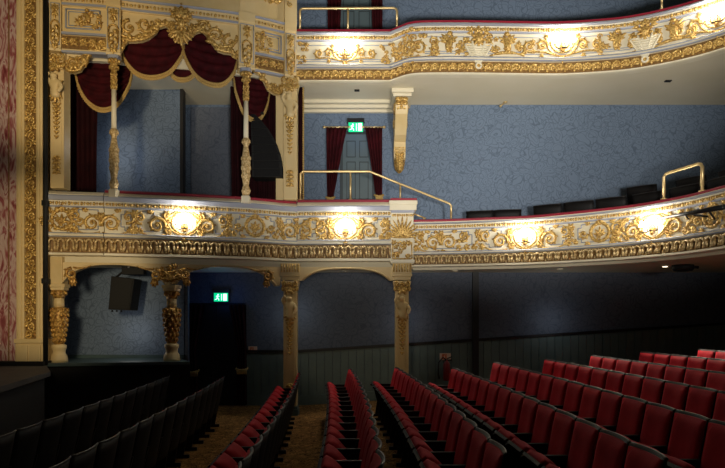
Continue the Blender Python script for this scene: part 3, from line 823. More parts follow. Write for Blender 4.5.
# stage box: shelf, panel, back wall
SB = Path([PP(44, 11.25), PP(70, 11.35), PP(106, 11.48), PP(140, 11.6), PP(190, 11.78)])
def strip_poly(front_pts, back_pts, z0, z1, name, mat, lab):
    mb = MB(); mb.prism(front_pts + back_pts[::-1], z0, z1); return setting(mb.build(name, mat), lab)
fp = pts(SB, .05, 14)
mb = MB(); mb.prism(fp + [(-3.95, 12.78), (-6.6, 12.78)], 1.14, 1.2); setting(mb.build('trim_5', 'teal'), 'teal painted ledge along the stage box')
fp2 = pts(SB, -.03, 14)
mb = MB(); mb.prism(fp2 + [(-3.75, 12.7), (-6.6, 12.7)], 0, 1.14); setting(mb.build('trim_6', 'black'), 'black facing below the stage box ledge')
mb = MB(); mb.box((-7.4, 12.78, 0), (-3.78, 12.95, 3.12)); setting(mb.build('wall_left', 'wall'), 'blue papered back wall of the stage box')
mb = MB(); mb.box((-6.6, 12.74, 1.2), (-3.80, 12.78, 1.27)); setting(mb.build('baseboard_left', 'teal'), 'teal skirting at the foot of the stage box wall')
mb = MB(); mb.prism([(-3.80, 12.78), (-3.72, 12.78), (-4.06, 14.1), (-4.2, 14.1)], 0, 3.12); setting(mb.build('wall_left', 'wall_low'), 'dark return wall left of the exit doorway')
# exit door under the circle
da, db = X_(191, WY), X_(243, WY)
dd_ = bpy.data.objects.new('door_1', None); COL.objects.link(dd_); dd_.location = ((da + db) / 2, WY, 0); setting(dd_, 'dark double exit door under the circle at left')
mb = MB(); mb.box((da - .06, WY - .06, 0), (da, WY, 2.40)); mb.box((db, WY - .06, 0), (db + .06, WY, 2.40)); mb.box((da, WY - .06, 2.34), (db, WY, 2.40)); mb.build('door_frame', 'black', dd_)
for a, b in ((da, (da + db) / 2 - .005), ((da + db) / 2 + .005, db)):
    mb = MB(); mb.box((a, WY - .035, 0.01), (b, WY - .003, 2.34)); w3 = (b - a)
    for z0, z1 in ((.2, .9), (1.05, 2.15)):
        for q in ((a + .08, z0, b - .08, z0 + .03), (a + .08, z1, b - .08, z1 + .03), (a + .08, z0, a + .11, z1), (b - .11, z0, b - .08, z1)): mb.box((q[0], WY - .05, q[1]), (q[2], WY - .03, q[3]))
    mb.build('door_leaf', 'blackdoor', dd_)

# ------------------------------------------------------------------ curtains
def curtain(label, fl, fr, z0, z1, y, folds, amp, mat='curtain', tie=None, fringe=None, name='curtain', rod=False):
    """fl(t), fr(t): left and right x for t 0 (top) .. 1 (bottom)"""
    t = thing(name, label, 'curtain', ((fl(1) + fr(1)) / 2, y, z0))
    mb = MB(); nu, nv = folds * 8, 22; vs = []; fs = []
    for j in range(nv + 1):
        q = j / nv; a, b = fl(q), fr(q); z = z1 + (z0 - z1) * q
        for i in range(nu + 1):
            u = i / nu
            vs.append((a + (b - a) * u, y - amp * (1 + sin(2 * pi * folds * u + .5 * sin(3 * q + i * .1))) * (.6 + .4 * sin(1 + 2 * q)), z))
    for j in range(nv):
        for i in range(nu):
            p = j * (nu + 1) + i; fs.append((p, p + 1, p + nu + 2, p + nu + 1))
    mb.add(vs, fs, True); mb.build('drape', mat, t, solid=.012)
    if tie is not None:
        q = (z1 - tie) / (z1 - z0); a, b = fl(q), fr(q)
        mb = MB(); mb.tube([(a - .02, y + .0, tie), (a - .03, y - 2.2 * amp, tie - .02), ((a + b) / 2, y - 3 * amp, tie - .05), (b + .03, y - 2.2 * amp, tie - .02), (b + .02, y, tie)], .024, 8)
        for k in range(9): mb.tube([(a + (b - a) * k / 8, y - 2.8 * amp, tie - .03), (a + (b - a) * k / 8 + .01, y - 2.8 * amp - .01, tie - .14)], .014, 5)
        mb.build('tieback', 'fringe', t)
    if rod:
        mb = MB(); mb.tube([(fl(0) - .05, y - amp, z1 + .01), (fr(0) + .05, y - amp, z1 + .01)], .018, 8)
        for xx in (fl(0) - .05, fr(0) + .05): mb.blob((xx, y - amp, z1 + .01), (.035, .035, .035))
        mb.build('curtain_rod', 'brass', t)
    if fringe == 'left':
        mb = MB()
        for k in range(60):
            q = k / 59; mb.blob((fl(q) - .01, y - amp * 2, z1 + (z0 - z1) * q), (.028, .02, .03), 0, 6, 4)
        mb.build('fringe', 'fringe', t)
    return t
def lin(a, b): return lambda q: a + (b - a) * q
def gath(a, b, qn, n_, pull=1.6):
    """gathers to n_ at q=qn"""
    def f(q):
        if q < qn: return a + (n_ - a) * (q / qn) ** pull
        return n_ + (b - n_) * ((q - qn) / (1 - qn)) ** .7
    return f
yc = 13.98
zt, zb = Z_(128, yc), 3.55
qn = (zt - Z_(197, yc)) / (zt - zb)
curtain('left wine red curtain of the circle door, tied back', gath(X_(326.5, yc), X_(326, yc), qn, X_(327.5, yc)), gath(X_(347, yc), X_(334, yc), qn, X_(333.5, yc), .9), zb, zt, yc, 5, .03, 'velvet', tie=Z_(197, yc), rod=True)
curtain('right wine red curtain of the circle door, tied back', gath(X_(365, yc), X_(376, yc), qn, X_(376, yc), .9), gath(X_(382, yc), X_(383, yc), qn, X_(382, yc)), zb, zt, yc, 5, .03, 'velvet', tie=Z_(195, yc), rod=True)
zt = 9.9
curtain('left wine red curtain of the upper circle door', lin(X_(327.5, yc), X_(328.5, yc)), lin(X_(342, yc), X_(338, yc)), 7.52, zt, yc, 4, .03, 'velvet')
curtain('right wine red curtain of the upper circle door', lin(X_(371, yc), X_(374, yc)), lin(X_(382.5, yc), X_(382, yc)), 7.52, zt, yc, 4, .03, 'velvet')
# exit doorway drapes downstairs
yl = 13.95
curtain('left dark drape of the exit doorway with gold tie', lin(X_(186, yl), X_(186, yl)), gath(X_(205, yl), X_(200, yl), .45, X_(196, yl), 1), .03, 2.36, yl, 4, .03, 'curtain', tie=Z_(370, yl))
curtain('right dark drape of the exit doorway with gold tie', gath(X_(229, yl), X_(236, yl), .45, X_(239, yl), 1), lin(X_(246, yl), X_(247, yl)), .03, 2.36, yl, 4, .03, 'curtain', tie=Z_(368, yl))
# box curtains
curtain('long dark curtain at the left side of the upper box', lin(X_(68, 12.2), X_(68, 12.2)), lin(X_(98, 12.2), X_(97, 12.2)), 4.4, 7.0, 12.2, 6, .04, 'curtain')
curtain('dark red curtain hanging behind the black speaker array', lin(X_(231, 13.0), X_(233, 13.0)), lin(X_(279, 13.0), X_(279, 13.0)), 3.52, 7.04, 13.0, 9, .04, 'curtain')
curtain('narrow gold fringed curtain right of the tall gilt pilaster', lin(X_(303, 13.0) - .10, X_(303, 13.0) - .12), lin(X_(303, 13.0), X_(302.5, 13.0)), 3.52, 7.04, 13.0, 2, .02, 'curtain')
mb = MB()
for k in range(70):
    q = k / 69; mb.blob((X_(303.5, 12.97), 12.93, 7.0 - 3.4 * q), (.022, .02, .03), 0, 6, 4)
fr_ = [o for o in COL.objects if o.get('label', '').startswith('narrow gold fringed')][0]
mb.build('fringe', 'fringe', fr_)

# swags
def swag(label, path, pa, pb, za, zb_, drop_, w=.10, out=.0, top=7.9, group='swagged box drapes'):
    sa, sb = path.spx(pa), path.spx(pb)
    x, y = path.at((sa + sb) / 2, -.1)
    t = thing('swag_drape', label, 'drape', (x, y, min(za, zb_) - drop_))
    fx = path.xf(-w); nu, nv = 24, 26
    def pt(i, j):
        u = i / nu; q = j / nv
        c = max(0, 4 * u * (1 - u)) ** .62
        zt_ = top; zbm = za + (zb_ - za) * u - drop_ * c
        z = zt_ + (zbm - zt_) * q
        ww = out + .05 * c * sin(q * pi) + .032 * cos((q * (1 + .4 * c)) * 26) * c + .010 * cos(u * 34 + 5 * q) * (1 - q)
        return (sa + (sb - sa) * u, z, ww)
    mb = MB(fx); vs = [pt(i, j) for j in range(nv + 1) for i in range(nu + 1)]; fs = []
    for j in range(nv):
        for i in range(nu):
            p = j * (nu + 1) + i; fs.append((p, p + nu + 1, p + nu + 2, p + 1))
    mb.add(vs, fs, True); mb.build('velvet_swag', 'velvet', t, solid=.012)
    mb = MB(fx); edge = [pt(i, nv) for i in range(nu + 1)]
    mb.relief([(a, b, c + .01) for a, b, c in edge], .026, 6)
    for (a, b, c) in edge:
        mb.blob((a, b - .045, c), (.04, .026, .018), pi / 2, 6, 4)
    for (p, q_) in zip(edge, edge[1:]):
        mb.blob(((p[0] + q_[0]) / 2, (p[1] + q_[1]) / 2 - .045, (p[2] + q_[2]) / 2), (.04, .026, .018), pi / 2, 6, 4)
    mb.build('gold_fringe', 'fringe', t)
def zb(px, py, o=-.1):
    x, y = BOX.at(BOX.spx(px), o); return 2.05 + (318 - py) * y / F
swag('small velvet swag between the two large centre swags', BOX, 164, 200, zb(164, 55), zb(200, 55), zb(183, 55) - zb(183, 75), .30)
swag('large velvet swag, left of the two in the box opening', BOX, 120, 184, zb(120, 46), zb(184, 44), zb(150, 45) - zb(150, 75), .17)
swag('large velvet swag, right of the two in the box opening', BOX, 182, 238, zb(182, 44), zb(238, 60), zb(212, 52) - zb(212, 82), .17)
swag('dark velvet swag above the long curtain, left bay', BOX, 70, 131, zb(70, 66), zb(131, 66), zb(100, 66) - zb(100, 106), .30, top=7.04)
swag('velvet swag above the black speaker array, right bay', BOX, 235, 274, zb(235, 75), zb(274, 90), zb(256, 82) - zb(256, 116), .26, top=7.04)

# colonnettes of the box
def colonnette(label, px, y):
    x = X_(px, y); k = .0166; c = (x, y)
    t = thing('colonnette', label, 'column', (x, y, 4.36), 'slender white and gilt colonnettes of the box')
    def zz(a): return 4.36 + (197 - a) * (7.06 - 4.36) / (197 - 57)
    def pf(l): return sorted([(zz(a), r * k) for a, r in l])
    mb = MB(); mb.lathe(pf([(197, 5), (190, 5), (189, 4.2)]), c, 16, square=True); mb.build('base_block', 'white_cream', t)
    mb = MB(); mb.lathe(pf([(189, 3.4), (186, 4.6), (181, 4.4), (178, 3.0), (176, 3.6), (170, 4.6), (155, 5.2), (148, 4.6), (140, 3.2), (137, 2.8), (134, 4.4), (131, 5), (129, 3.2)]), c, 24, 6, .07)
    for q in range(6):
        a = 2 * pi * q / 6
        for py, r, s_ in ((150, 5.0, .05), (160, 5.0, .06), (168, 4.6, .05), (184, 4.4, .04), (133, 4.4, .03)): mb.blob((x + r * k * cos(a), y + r * k * sin(a), zz(py)), (.02, .02, s_), 0, 6, 4)
    mb.build('gilt_vase', 'pale_gold', t)
    mb = MB(); mb.lathe(pf([(129, 2.9), (90, 2.6)]), c, 24, 8, .05); mb.build('shaft', 'white_cream', t)
    mb = MB(); mb.lathe(pf([(90, 2.8), (89, 3.8), (87, 3.2), (75, 2.8), (73, 3.6)]), c, 20)
    for j in range(6):
        for q in range(5):
            a = 2 * pi * (q + j * .4) / 5; mb.blob((x + 3.0 * k * cos(a), y + 3.0 * k * sin(a), zz(87 - 2.4 * j)), (.018, .018, .03), 0, 6, 4)
    mb.build('gilt_collar', 'gold', t)
    mb = MB(); mb.lathe(pf([(73, 3.0), (66, 3.8), (60, 5.5)]), c, 16)
    for q in range(8):
        a = 2 * pi * q / 8
        for py, r in ((68, 4.2), (62, 5.6)): mb.blob((x + r * k * cos(a), y + r * k * sin(a), zz(py)), (.03, .03, .04), 0, 6, 4)
    mb.build('gilt_capital', 'gold', t)
    mb = MB(); mb.lathe(pf([(60, 6), (57, 6.5)]), c, 16, square=True); mb.build('abacus', 'grey', t)
colonnette('slender white and gilt colonnette at the left of the box opening', 114, 11.50)
colonnette('slender white and gilt colonnette beside the black speaker array', 246, 12.10)

# ------------------------------------------------------------------ gallery box front above (z 7.06 up)
gb = thing('gallery_box_front', 'ornate cream and gilt gallery box front with scalloped pelmet', 'balcony', (*BOX.at(BOX.len / 2), 7.06))
def seg(p0, p1, prof, name, mat, par=None, off=0):
    mb = MB(); sweep(mb, BOX, BOX.spx(p0), BOX.spx(p1), [(o + off, z) for o, z in prof]); return mb.build(name, mat, par or gb)
for a, b in ((60, 108), (252, 284)):
    seg(a, b, [(-.15, 7.10), (.05, 7.10), (.05, 7.15), (.0, 7.16), (.0, 7.42), (.05, 7.44), (.05, 7.48), (.0, 7.50), (.0, 8.02), (-.15, 8.02)], 'side_panel', 'cream')
    seg(a, b, [(-.1, 7.43), (.06, 7.43), (.065, 7.47), (-.1, 7.48)], 'grey_moulding', 'grey')
    seg(a, b, [(-.1, 7.08), (.06, 7.08), (.065, 7.12), (-.1, 7.13)], 'grey_moulding', 'grey')
    seg(a, b, [(-.1, 7.16), (.01, 7.16), (.01, 7.42), (-.1, 7.42)], 'shaded_frieze_ground', 'shade_and_joint_brown')  # shade between the scrolls put into the ground colour
    mb = MB(BOX.xf(.015)); s0, s1 = BOX.spx(a), BOX.spx(b); n = round((s1 - s0) / .17)
    for i in range(n):
        u = s0 + (i + .5) * (s1 - s0) / n; spiral(mb, u, 7.29, .075, pi, 1.2, -1, .02, False, 12, .02); fan(mb, u, 7.29, pi / 2, 4.6, 6, .12, .05, .008)
    mb.build('acanthus_frieze', 'gold', gb)
    mb = MB(BOX.xf(.0)); q0, q1 = (66, 100) if a < 100 else (262, 281)
    frame_outline(mb, BOX.spx(q0), BOX.spx(q1), 7.57, 7.93, .0, .016); frame_outline(mb, BOX.spx(q0) + .05, BOX.spx(q1) - .05, 7.62, 7.88, .0, .01); mb.build('panel_outline', 'grey', gb)
    mb = MB(BOX.xf(.0)); eagle(mb, BOX.spx(88 if a < 100 else 262), 7.76, .44, -1 if a < 100 else 1); bouquet(mb, BOX.spx(90 if a < 100 else 261), 7.72, .4, .3, 12, a); mb.build('gilt_figure', 'gold', gb)
# string course
seg(46, 296, [(-.15, 7.98), (.04, 7.98), (.06, 8.02), (.04, 8.04), (.04, 8.14), (.07, 8.16), (.09, 8.20), (-.15, 8.22)], 'string_course', 'cream')
seg(46, 296, [(-.1, 7.985), (.065, 7.985), (.07, 8.02), (-.1, 8.025)], 'grey_moulding', 'grey')
seg(46, 296, [(-.1, 8.155), (.09, 8.155), (.10, 8.19), (-.1, 8.2)], 'grey_moulding', 'grey')
mb = MB(BOX.xf(.05)); beads(mb, BOX.spx(47), BOX.spx(295), 8.09, .036, .14); mb.build('bead_course', 'gold', gb)
# blocks above the supports
for px, wpx in ((56, 13), (114, 14), (246, 16), (289.5, 12)):
    a, b = px - wpx / 2, px + wpx / 2
    seg(a, b, [(-.2, 7.08), (.10, 7.08), (.12, 7.12), (.09, 7.14), (.09, 8.02), (.12, 8.04), (.12, 8.22), (-.2, 8.22)], 'pedestal_block', 'cream')
    mb = MB(BOX.xf(.09)); s = BOX.spx(px); frame_outline(mb, BOX.spx(a) + .03, BOX.spx(b) - .03, 7.2, 7.98, 0, .009); mb.build('panel_outline', 'grey', gb)
    mb = MB(BOX.xf(.10)); fan(mb, s, 7.85, pi / 2, 2.4, 5, .12, .05); flower(mb, s, 7.83, .06, 5, .03); fan(mb, s, 7.80, -pi / 2, 1.6, 3, .12, .05)
    mb.relief([(s + .085 * cos(a_), 7.55 + .10 * sin(a_), .01) for a_ in [pi * k / 8 for k in range(9)]], .02)
    for d in (-1, 1): mb.relief([(s + d * .085, 7.55, .01), (s + d * .08, 7.3, .01), (s + d * .05, 7.2, .01)], .016)
    for k in range(5): leaf(mb, s + .01 * (-1) ** k, 7.56 - .07 * k, -pi / 2 + .5 * (-1) ** k, .1, .06, .02)
    fan(mb, s, 7.18, -pi / 2, 3, 5, .09, .05, .02); mb.build('gilt_ornament', 'gold', gb)
# pelmets: scalloped boards
def pelmet(pl, ztop, name='scalloped_pelmet', off=-.02, lab=None):
    lo = [(BOX.spx(px), zb(px, py, off)) for px, py in pl]
    hi = [(a, ztop) for a, _ in lo]
    # densify
    L2 = []; H2 = []
    for i in range(len(lo) - 1):
        for k in range(4):
            t = k / 4; L2.append((lo[i][0] + (lo[i + 1][0] - lo[i][0]) * t, lo[i][1] + (lo[i + 1][1] - lo[i][1]) * t)); H2.append((L2[-1][0], ztop))
    L2.append(lo[-1]); H2.append(hi[-1])
    mb = MB(BOX.xf(off)); mb.ribbon(L2, H2, -.08, 0); mb.build(name, 'cream', gb)
    mb = MB(BOX.xf(off)); mb.relief([(a, b + .03, .01) for a, b in L2], .035, 6)
    for i in range(0, len(L2), 2): leaf(mb, L2[i][0], L2[i][1] + .04, radians(60 + 60 * (i % 3)), .13, .07, .02)
    return mb
mb = pelmet([(121, 52), (125, 45), (128, 42), (135, 42), (143, 41), (150, 38), (156, 33), (159, 28), (166, 26), (171, 30), (176, 38), (181, 44), (186, 42), (191, 37), (196, 33), (202, 31), (208, 37), (212, 44), (218, 51), (224, 53), (231, 54), (236, 57), (240, 62)], 8.0)
for (px, py, r, a0, d) in ((129, 25, .14, pi / 2, 1), (145, 22, .17, 0, -1), (157, 20, .1, pi, 1), (203, 24, .12, 0, 1), (216, 33, .15, pi, -1), (230, 40, .15, pi / 2, 1)):
    spiral(mb, BOX.spx(px), zb(px, py, 0) - .04, r, a0, 1.1, d, .03)
mb.relief([(BOX.spx(130) + .35 * cos(a), zb(138, 24, 0) + .28 * sin(a), .012) for a in [pi * 1.1 + pi * .9 * k / 12 for k in range(13)]], .035)
mb.relief([(BOX.spx(222) + .3 * cos(a), zb(222, 34, 0) + .25 * sin(a), .012) for a in [pi * 1.1 + pi * .9 * k / 12 for k in range(13)]], .035)
mb.build('gilt_edging', 'gold', gb)
mb = MB(BOX.xf(.02)); s = BOX.spx(181.5); zc_ = zb(181, 27, 0)
mask(mb, s, zc_ + .05, .62); fan(mb, s, zc_ + .16, pi / 2, 2.2, 5, .28, .09, .05); fan(mb, s, zc_ - .1, -pi / 2, 2.6, 7, .30, .09, .04); bouquet(mb, s, zc_, .42, .5, 16, 9)
mb.build('gilt_cartouche', 'gold', gb)
mb = pelmet([(62, 64), (67, 71), (73, 73), (80, 71), (85, 64), (89, 57), (95, 53), (101, 52), (107, 50)], 7.12); 
for px, py, d in ((72, 63, 1), (82, 60, -1), (95, 50, 1)): spiral(mb, BOX.spx(px), zb(px, py, 0), .10, 0, 1.3, d, .026)
mb.build('gilt_edging', 'gold', gb)
mb = pelmet([(254, 72), (260, 75), (265, 82), (269, 90), (275, 94), (280, 95), (284, 90)], 7.12)
for px, py, d in ((262, 72, 1), (275, 86, -1)): spiral(mb, BOX.spx(px), zb(px, py, 0), .08, 0, 1.3, d, .022)
mb.build('gilt_edging', 'gold', gb)
# plain upper wall of the gallery box
seg(60, 240, [(-.35, 8.2), (.02, 8.2), (-.22, 9.4), (-.6, 9.4)], 'upper_wall', 'cream')
seg(240, 284, [(-.35, 8.2), (.02, 8.2), (.02, 9.4), (-.35, 9.4)], 'upper_wall', 'cream')
seg(46, 62, [(-.35, 8.2), (.06, 8.2), (.06, 9.4), (-.35, 9.4)], 'upper_pedestal', 'cream')
seg(283.5, 296, [(-.35, 8.2), (.10, 8.2), (.10, 9.6), (-.35, 9.6)], 'upper_pedestal', 'cream')
mb = MB(BOX.xf(.10)); s = BOX.spx(289.7); bouquet(mb, s, 9.0, .2, 1.1, 24, 3); mb.build('gilt_ornament', 'gold', gb)
mb = MB(BOX.xf(.03)); s = BOX.spx(262); bouquet(mb, BOX.spx(272), 8.68, .3, .35, 8, 4); spiral(mb, s - .1, 9.0, .25, pi, 1.2, 1, .04); fan(mb, BOX.spx(274), 8.6, pi / 2, 2, 5, .3, .1); bouquet(mb, BOX.spx(245), 9.0, .35, .3, 10, 6); mb.build('gilt_ornament', 'gold', gb)
mb = MB(BOX.xf(.03)); s0, s1 = BOX.spx(214), BOX.spx(262); mb.relief([(s0 + (s1 - s0) * k / 10, 8.85 - .04 * k / 10, .02) for k in range(11)], .03); beads(mb, s0, s1, 8.93, .05, .13); mb.build('bead_course', 'gold', gb)

# boxes inside
mb = MB(); mb.box((-7.4, 13.15, 3.5), (X_(181, 13.2), 13.3, 7.06)); setting(mb.build('wall_left', 'wall'), 'blue papered inner wall of the upper box')
mb = MB(); mb.box((X_(181, 13.2), 13.12, 3.5), (X_(184, 13.2), 13.32, 7.06)); setting(mb.build('trim_7', 'blackdoor'), 'dark jamb at the end of the box wall')
mb = MB(); mb.box((X_(181, 13.2), 13.95, 3.5), (X_(283, 13.95), 14.09, 6.95)); setting(mb.build('wall_left', 'wall_low'), 'recess wall deep inside the box, shade put into darker paper')  # recess shadow put into the colour by the darker paper

# ------------------------------------------------------------------ circle door etc.
def panel_door(name, lab, xa, xb, z0, z1, mat='door'):
    o = bpy.data.objects.new(name, None); COL.objects.link(o); o.location = ((xa + xb) / 2, WY, z0); setting(o, lab)
    mb = MB(); mb.box((xa, WY - .04, z0), (xb, WY - .002, z1)); mb.build('door_leaf', mat, o)
    mb = MB(); mb.box((xa - .07, WY - .06, z0), (xa, WY, z1 + .07)); mb.box((xb, WY - .06, z0), (xb + .07, WY, z1 + .07)); mb.box((xa, WY - .06, z1), (xb, WY, z1 + .07)); mb.build('door_frame', 'doorline', o, .005)
    w = xb - xa; H = z1 - z0; mb = MB()
    for zc0, zc1 in ((.06, .30), (.38, .74), (.78, .94)):
        for u0, u1 in ((.12, .44), (.56, .88)):
            a, b = xa + w * u0, xa + w * u1; c, d = z0 + H * zc0, z0 + H * zc1
            for q in ((a, c, b, c + .02), (a, d - .02, b, d), (a, c, a + .02, d), (b - .02, c, b, d)): mb.box((q[0], WY - .05, q[1]), (q[2], WY - .035, q[3]))
    mb.build('panel_moulding', 'doorline', o)
    return o
panel_door('door_2', 'grey six panel door behind the circle curtains', X_(343, WY), X_(372, WY), 3.9, Z_(135, WY))
panel_door('door_3', 'grey door behind the upper circle curtains', X_(339, WY), X_(374, WY), 7.52, 9.85)

def exit_sign(label, px0, px1, py0, py1, Y, hood=True):
    xa, xb, za, zb_ = X_(px0, Y), X_(px1, Y), Z_(py1, Y), Z_(py0, Y)
    t = thing('exit_sign', label, 'exit sign', ((xa + xb) / 2, Y, za)); w = xb - xa; h = zb_ - za
    mb = MB(); mb.box((xa - .01, Y, za - .01), (xb + .01, WY, zb_ + .01)); mb.box((xa - .03, Y - .01, zb_ + .01), (xb + .03, WY, zb_ + .10)); mb.build('sign_case', 'blackgloss', t)
    mb = MB(); mb.box((xa, Y - .006, za), (xb, Y, zb_)); mb.build('green_face', 'green', t)
    mb = MB(front_xf(xa, Y - .008)); 
    mb.prism([(w * .66, za + h * .1), (w * .92, za + h * .1), (w * .92, za + h * .9), (w * .66, za + h * .9)], 0, .004)
    mb.prism([(w * .52, za + h * .12), (w * .56, za + h * .12), (w * .56, za + h * .88), (w * .52, za + h * .88)], 0, .004)
    mb.blob((w * .30, za + h * .80, .003), (h * .08, h * .08, .004))
    def bar(a, b, r): mb.relief([(w * a[0], za + h * a[1], .003), (w * b[0], za + h * b[1], .003)], r, 6, .3)
    bar((.28, .70), (.24, .42), h * .07); bar((.28, .68), (.38, .58), h * .035); bar((.27, .68), (.15, .60), h * .035); bar((.24, .42), (.34, .30), h * .045); bar((.34, .30), (.36, .12), h * .04); bar((.24, .42), (.17, .26), h * .045); bar((.17, .26), (.07, .24), h * .04)
    mb.build('running_figure', 'signwhite', t)
exit_sign('lit green exit sign above the curtained circle door', 348.5, 363, 122.5, 132, 13.95)
exit_sign('lit green exit sign over the dark lower doorway', 214, 228, 293, 301.5, 13.95)

def notice(label, px, py, w=.26, h=.16):
    x, z = X_(px, WY), Z_(py, WY)
    t = thing('wall_notice', label, 'sign', (x, WY - .04, z - h / 2))
    mb = MB(); mb.box((x - w / 2, WY - .05, z - h / 2), (x + w / 2, WY - .002, z + h / 2)); mb.build('plate', 'noticepale', t)
    mb = MB(); mb.box((x - w * .3, WY - .056, z - h * .38), (x + w * .12, WY - .05, z + h * .38)); mb.build('red_panel', 'notice', t)
    mb = MB(front_xf(x - w * .08, WY - .057)); mb.blob((0, z - .01, 0), (h * .22, h * .09, .003), pi / 2); mb.relief([(0, z + .03, .001), (h * .15, z + .045, .001)], .006, 5); mb.build('pictogram', 'noticepale', t)
notice('small red and pale notice right of the dark exit doorway', 253, 349.5, .2, .15)
notice('small red and pale notice above the fire extinguisher', 445, 356.5)
# extinguisher
x, y = X_(447, 13.8), 13.85; z0 = floor_z(x) + .38
t = thing('fire_extinguisher', 'red fire extinguisher with black hose on the green panelling', 'fire extinguisher', (x, y, z0))
mb = MB(); mb.lathe([(z0, .07), (z0 + .02, .08), (z0 + .38, .08), (z0 + .43, .05), (z0 + .45, .025), (z0 + .48, .025)], (x, y), 16); mb.build('cylinder', 'ext', t)
mb = MB(); mb.tube([(x, y, z0 + .47), (x - .09, y - .03, z0 + .54), (x - .19, y - .04, z0 + .42), (x - .20, y - .04, z0 + .15), (x - .17, y - .04, z0 + .05)], [.016, .016, .016, .018, .028], 8); mb.build('hose', 'blackgloss', t)
mb = MB(); mb.box((x - .05, y - .02, z0 + .46), (x + .12, y + .02, z0 + .49)); mb.tube([(x, y, z0 + .50), (x + .12, y - .02, z0 + .56)], .012, 6); mb.build('lever', 'blackgloss', t)
mb = MB(); mb.box((x - .05, y + .075, z0 + .1), (x + .05, WY - .02, z0 + .3)); mb.build('bracket', 'blackgloss', t)

# ------------------------------------------------------------------ brass rails
def rail(label, rails, posts, r=.026):
    p0 = posts[0][0]
    t = thing('brass_rail', label, 'handrail', p0)
    for R_ in rails:
        mb = MB(); mb.tube(R_, r, 10); mb.build('top_rail', 'brass', t)
    for a, b in posts:
        mb = MB(); mb.tube([a, b], r * .85, 8); mb.lathe([(a[2], r * 2), (a[2] + .02, r * 2), (a[2] + .03, r)], (a[0], a[1]), 12); mb.build('post', 'brass', t)
yr = 12.76; zt = 8.16
x0, x1 = X_(300, yr), X_(397, yr); zz = Z_(8.5, yr)
rail('brass guard rail along the flat upper circle front', [[(x0, yr, zt + .2), (x0, yr, zz - .06), (x0 + .02, yr, zz - .015), (x0 + .07, yr, zz), (x1 - .07, yr, zz + .01), (x1 - .02, yr, zz - .01), (x1, yr, zz - .06), (x1, yr, zt + .2)]],
     [((x0, yr, zt), (x0, yr, zz - .05)), ((X_(348, yr), yr, zt), (X_(348, yr), yr, zz)), ((x1, yr, zt), (x1, yr, zz - .05))])
yr = 12.74; zt = 4.55
A = [X_(300.5, yr), X_(350.5, yr), X_(369.7, yr), X_(400.5, yr), X_(451.5, 13.2)]
zz = Z_(171.5, yr)
rail('long brass handrail stepping down from the box to the circle', [[(A[0], yr, zt + .2), (A[0], yr, zz - .05), (A[0] + .05, yr, zz), (A[2], yr, zz), (A[3], yr + .08, Z_(184, yr + .08)), (A[4] - .04, 13.26, Z_(203.5, 13.26)), (A[4], 13.26, Z_(206, 13.26)), (A[4], 13.26, 4.3)]],
     [((A[0], yr, zt), (A[0], yr, zz - .05)), ((A[1], yr, zt), (A[1], yr, zz)), ((A[3], yr + .08, zt), (A[3], yr + .08, Z_(184, yr + .08))), ((A[4], 13.26, 4.20), (A[4], 13.26, 4.5))], .024)
xq = X_(413, 13.2)
rail('short brass rail stub beside the shell pier', [[(xq - .05, 13.44, Z_(212, 13.4)), (X_(426, 13.44), 13.44, Z_(218.5, 13.44))]], [((X_(424, 13.44), 13.44, 4.1), (X_(424, 13.44), 13.44, Z_(218, 13.44)))], .018)
s0, s1 = DRESS.spx(661.5), DRESS.spx(699)
pa, pb = DRESS.at(s0, -.07), DRESS.at(s1, -.07); pm = DRESS.at((s0 + s1) / 2, -.07)
za, zb2 = 4.235, Z_(174, pa[1])
rail('hooped brass rail on the dress circle front at right', [[(pa[0], pa[1], za + .1), (pa[0], pa[1], zb2 - .06), (pa[0] + .02, pa[1] - .03, zb2 - .01), (pa[0] + .05, pa[1] - .08, zb2), (pb[0] - .03, pb[1] + .08, zb2 + .02), (pb[0] - .01, pb[1] + .03, zb2 + .005), (pb[0], pb[1], zb2 - .05), (pb[0], pb[1], za + .1)]],
     [((pa[0], pa[1], za), (pa[0], pa[1], zb2 - .05)), ((pb[0], pb[1], za), (pb[0], pb[1], zb2 - .04))], .03)
s0 = UPR.spx(661.5); pa = UPR.at(s0, -.07); pb = UPR.at(s0 + 1.0, -.07)
rail('brass rail on the upper circle front at top right', [[(pa[0], pa[1], 8.3), (pa[0], pa[1], 8.6), (pa[0] + .05, pa[1] - .05, 8.65), (pb[0] - .05, pb[1] + .04, 8.65), (pb[0], pb[1], 8.6), (pb[0], pb[1], 8.3)]], [((pa[0], pa[1], 8.16), (pa[0], pa[1], 8.4)), ((pb[0], pb[1], 8.16), (pb[0], pb[1], 8.4))], .022)

# ------------------------------------------------------------------ corbel bracket
yb_ = 13.3; xc = X_(400.5, 13.5)
t = thing('corbel_bracket', 'gilt scroll corbel hanging on the blue wall under the upper circle', 'bracket', (xc, WY, 5.5))
mb = MB(); mb.box((xc - .22, 13.05, 6.97), (xc + .26, WY, 7.06)); mb.box((xc - .19, 13.10, 6.90), (xc + .22, WY, 6.97)); mb.build('cap_block', 'soffit', t, .012)
def side(yz, x0, x1):
    mb = MB(); n = len(yz); vs = [(x0, y, z) for y, z in yz] + [(x1, y, z) for y, z in yz]
    mb.add(vs, [tuple(range(n)), tuple(range(n, 2 * n))[::-1]] + [(i, i + n, (i + 1) % n + n, (i + 1) % n) for i in range(n)]); return mb
mb = side([(WY, 6.9), (13.16, 6.9), (13.14, 6.75), (13.22, 6.55), (13.40, 6.38), (13.6, 6.2), (13.82, 6.1), (13.86, 5.75), (WY, 5.7)], xc - .13, xc + .14); mb.build('bracket_body', 'cream', t, .01)
mb = MB()
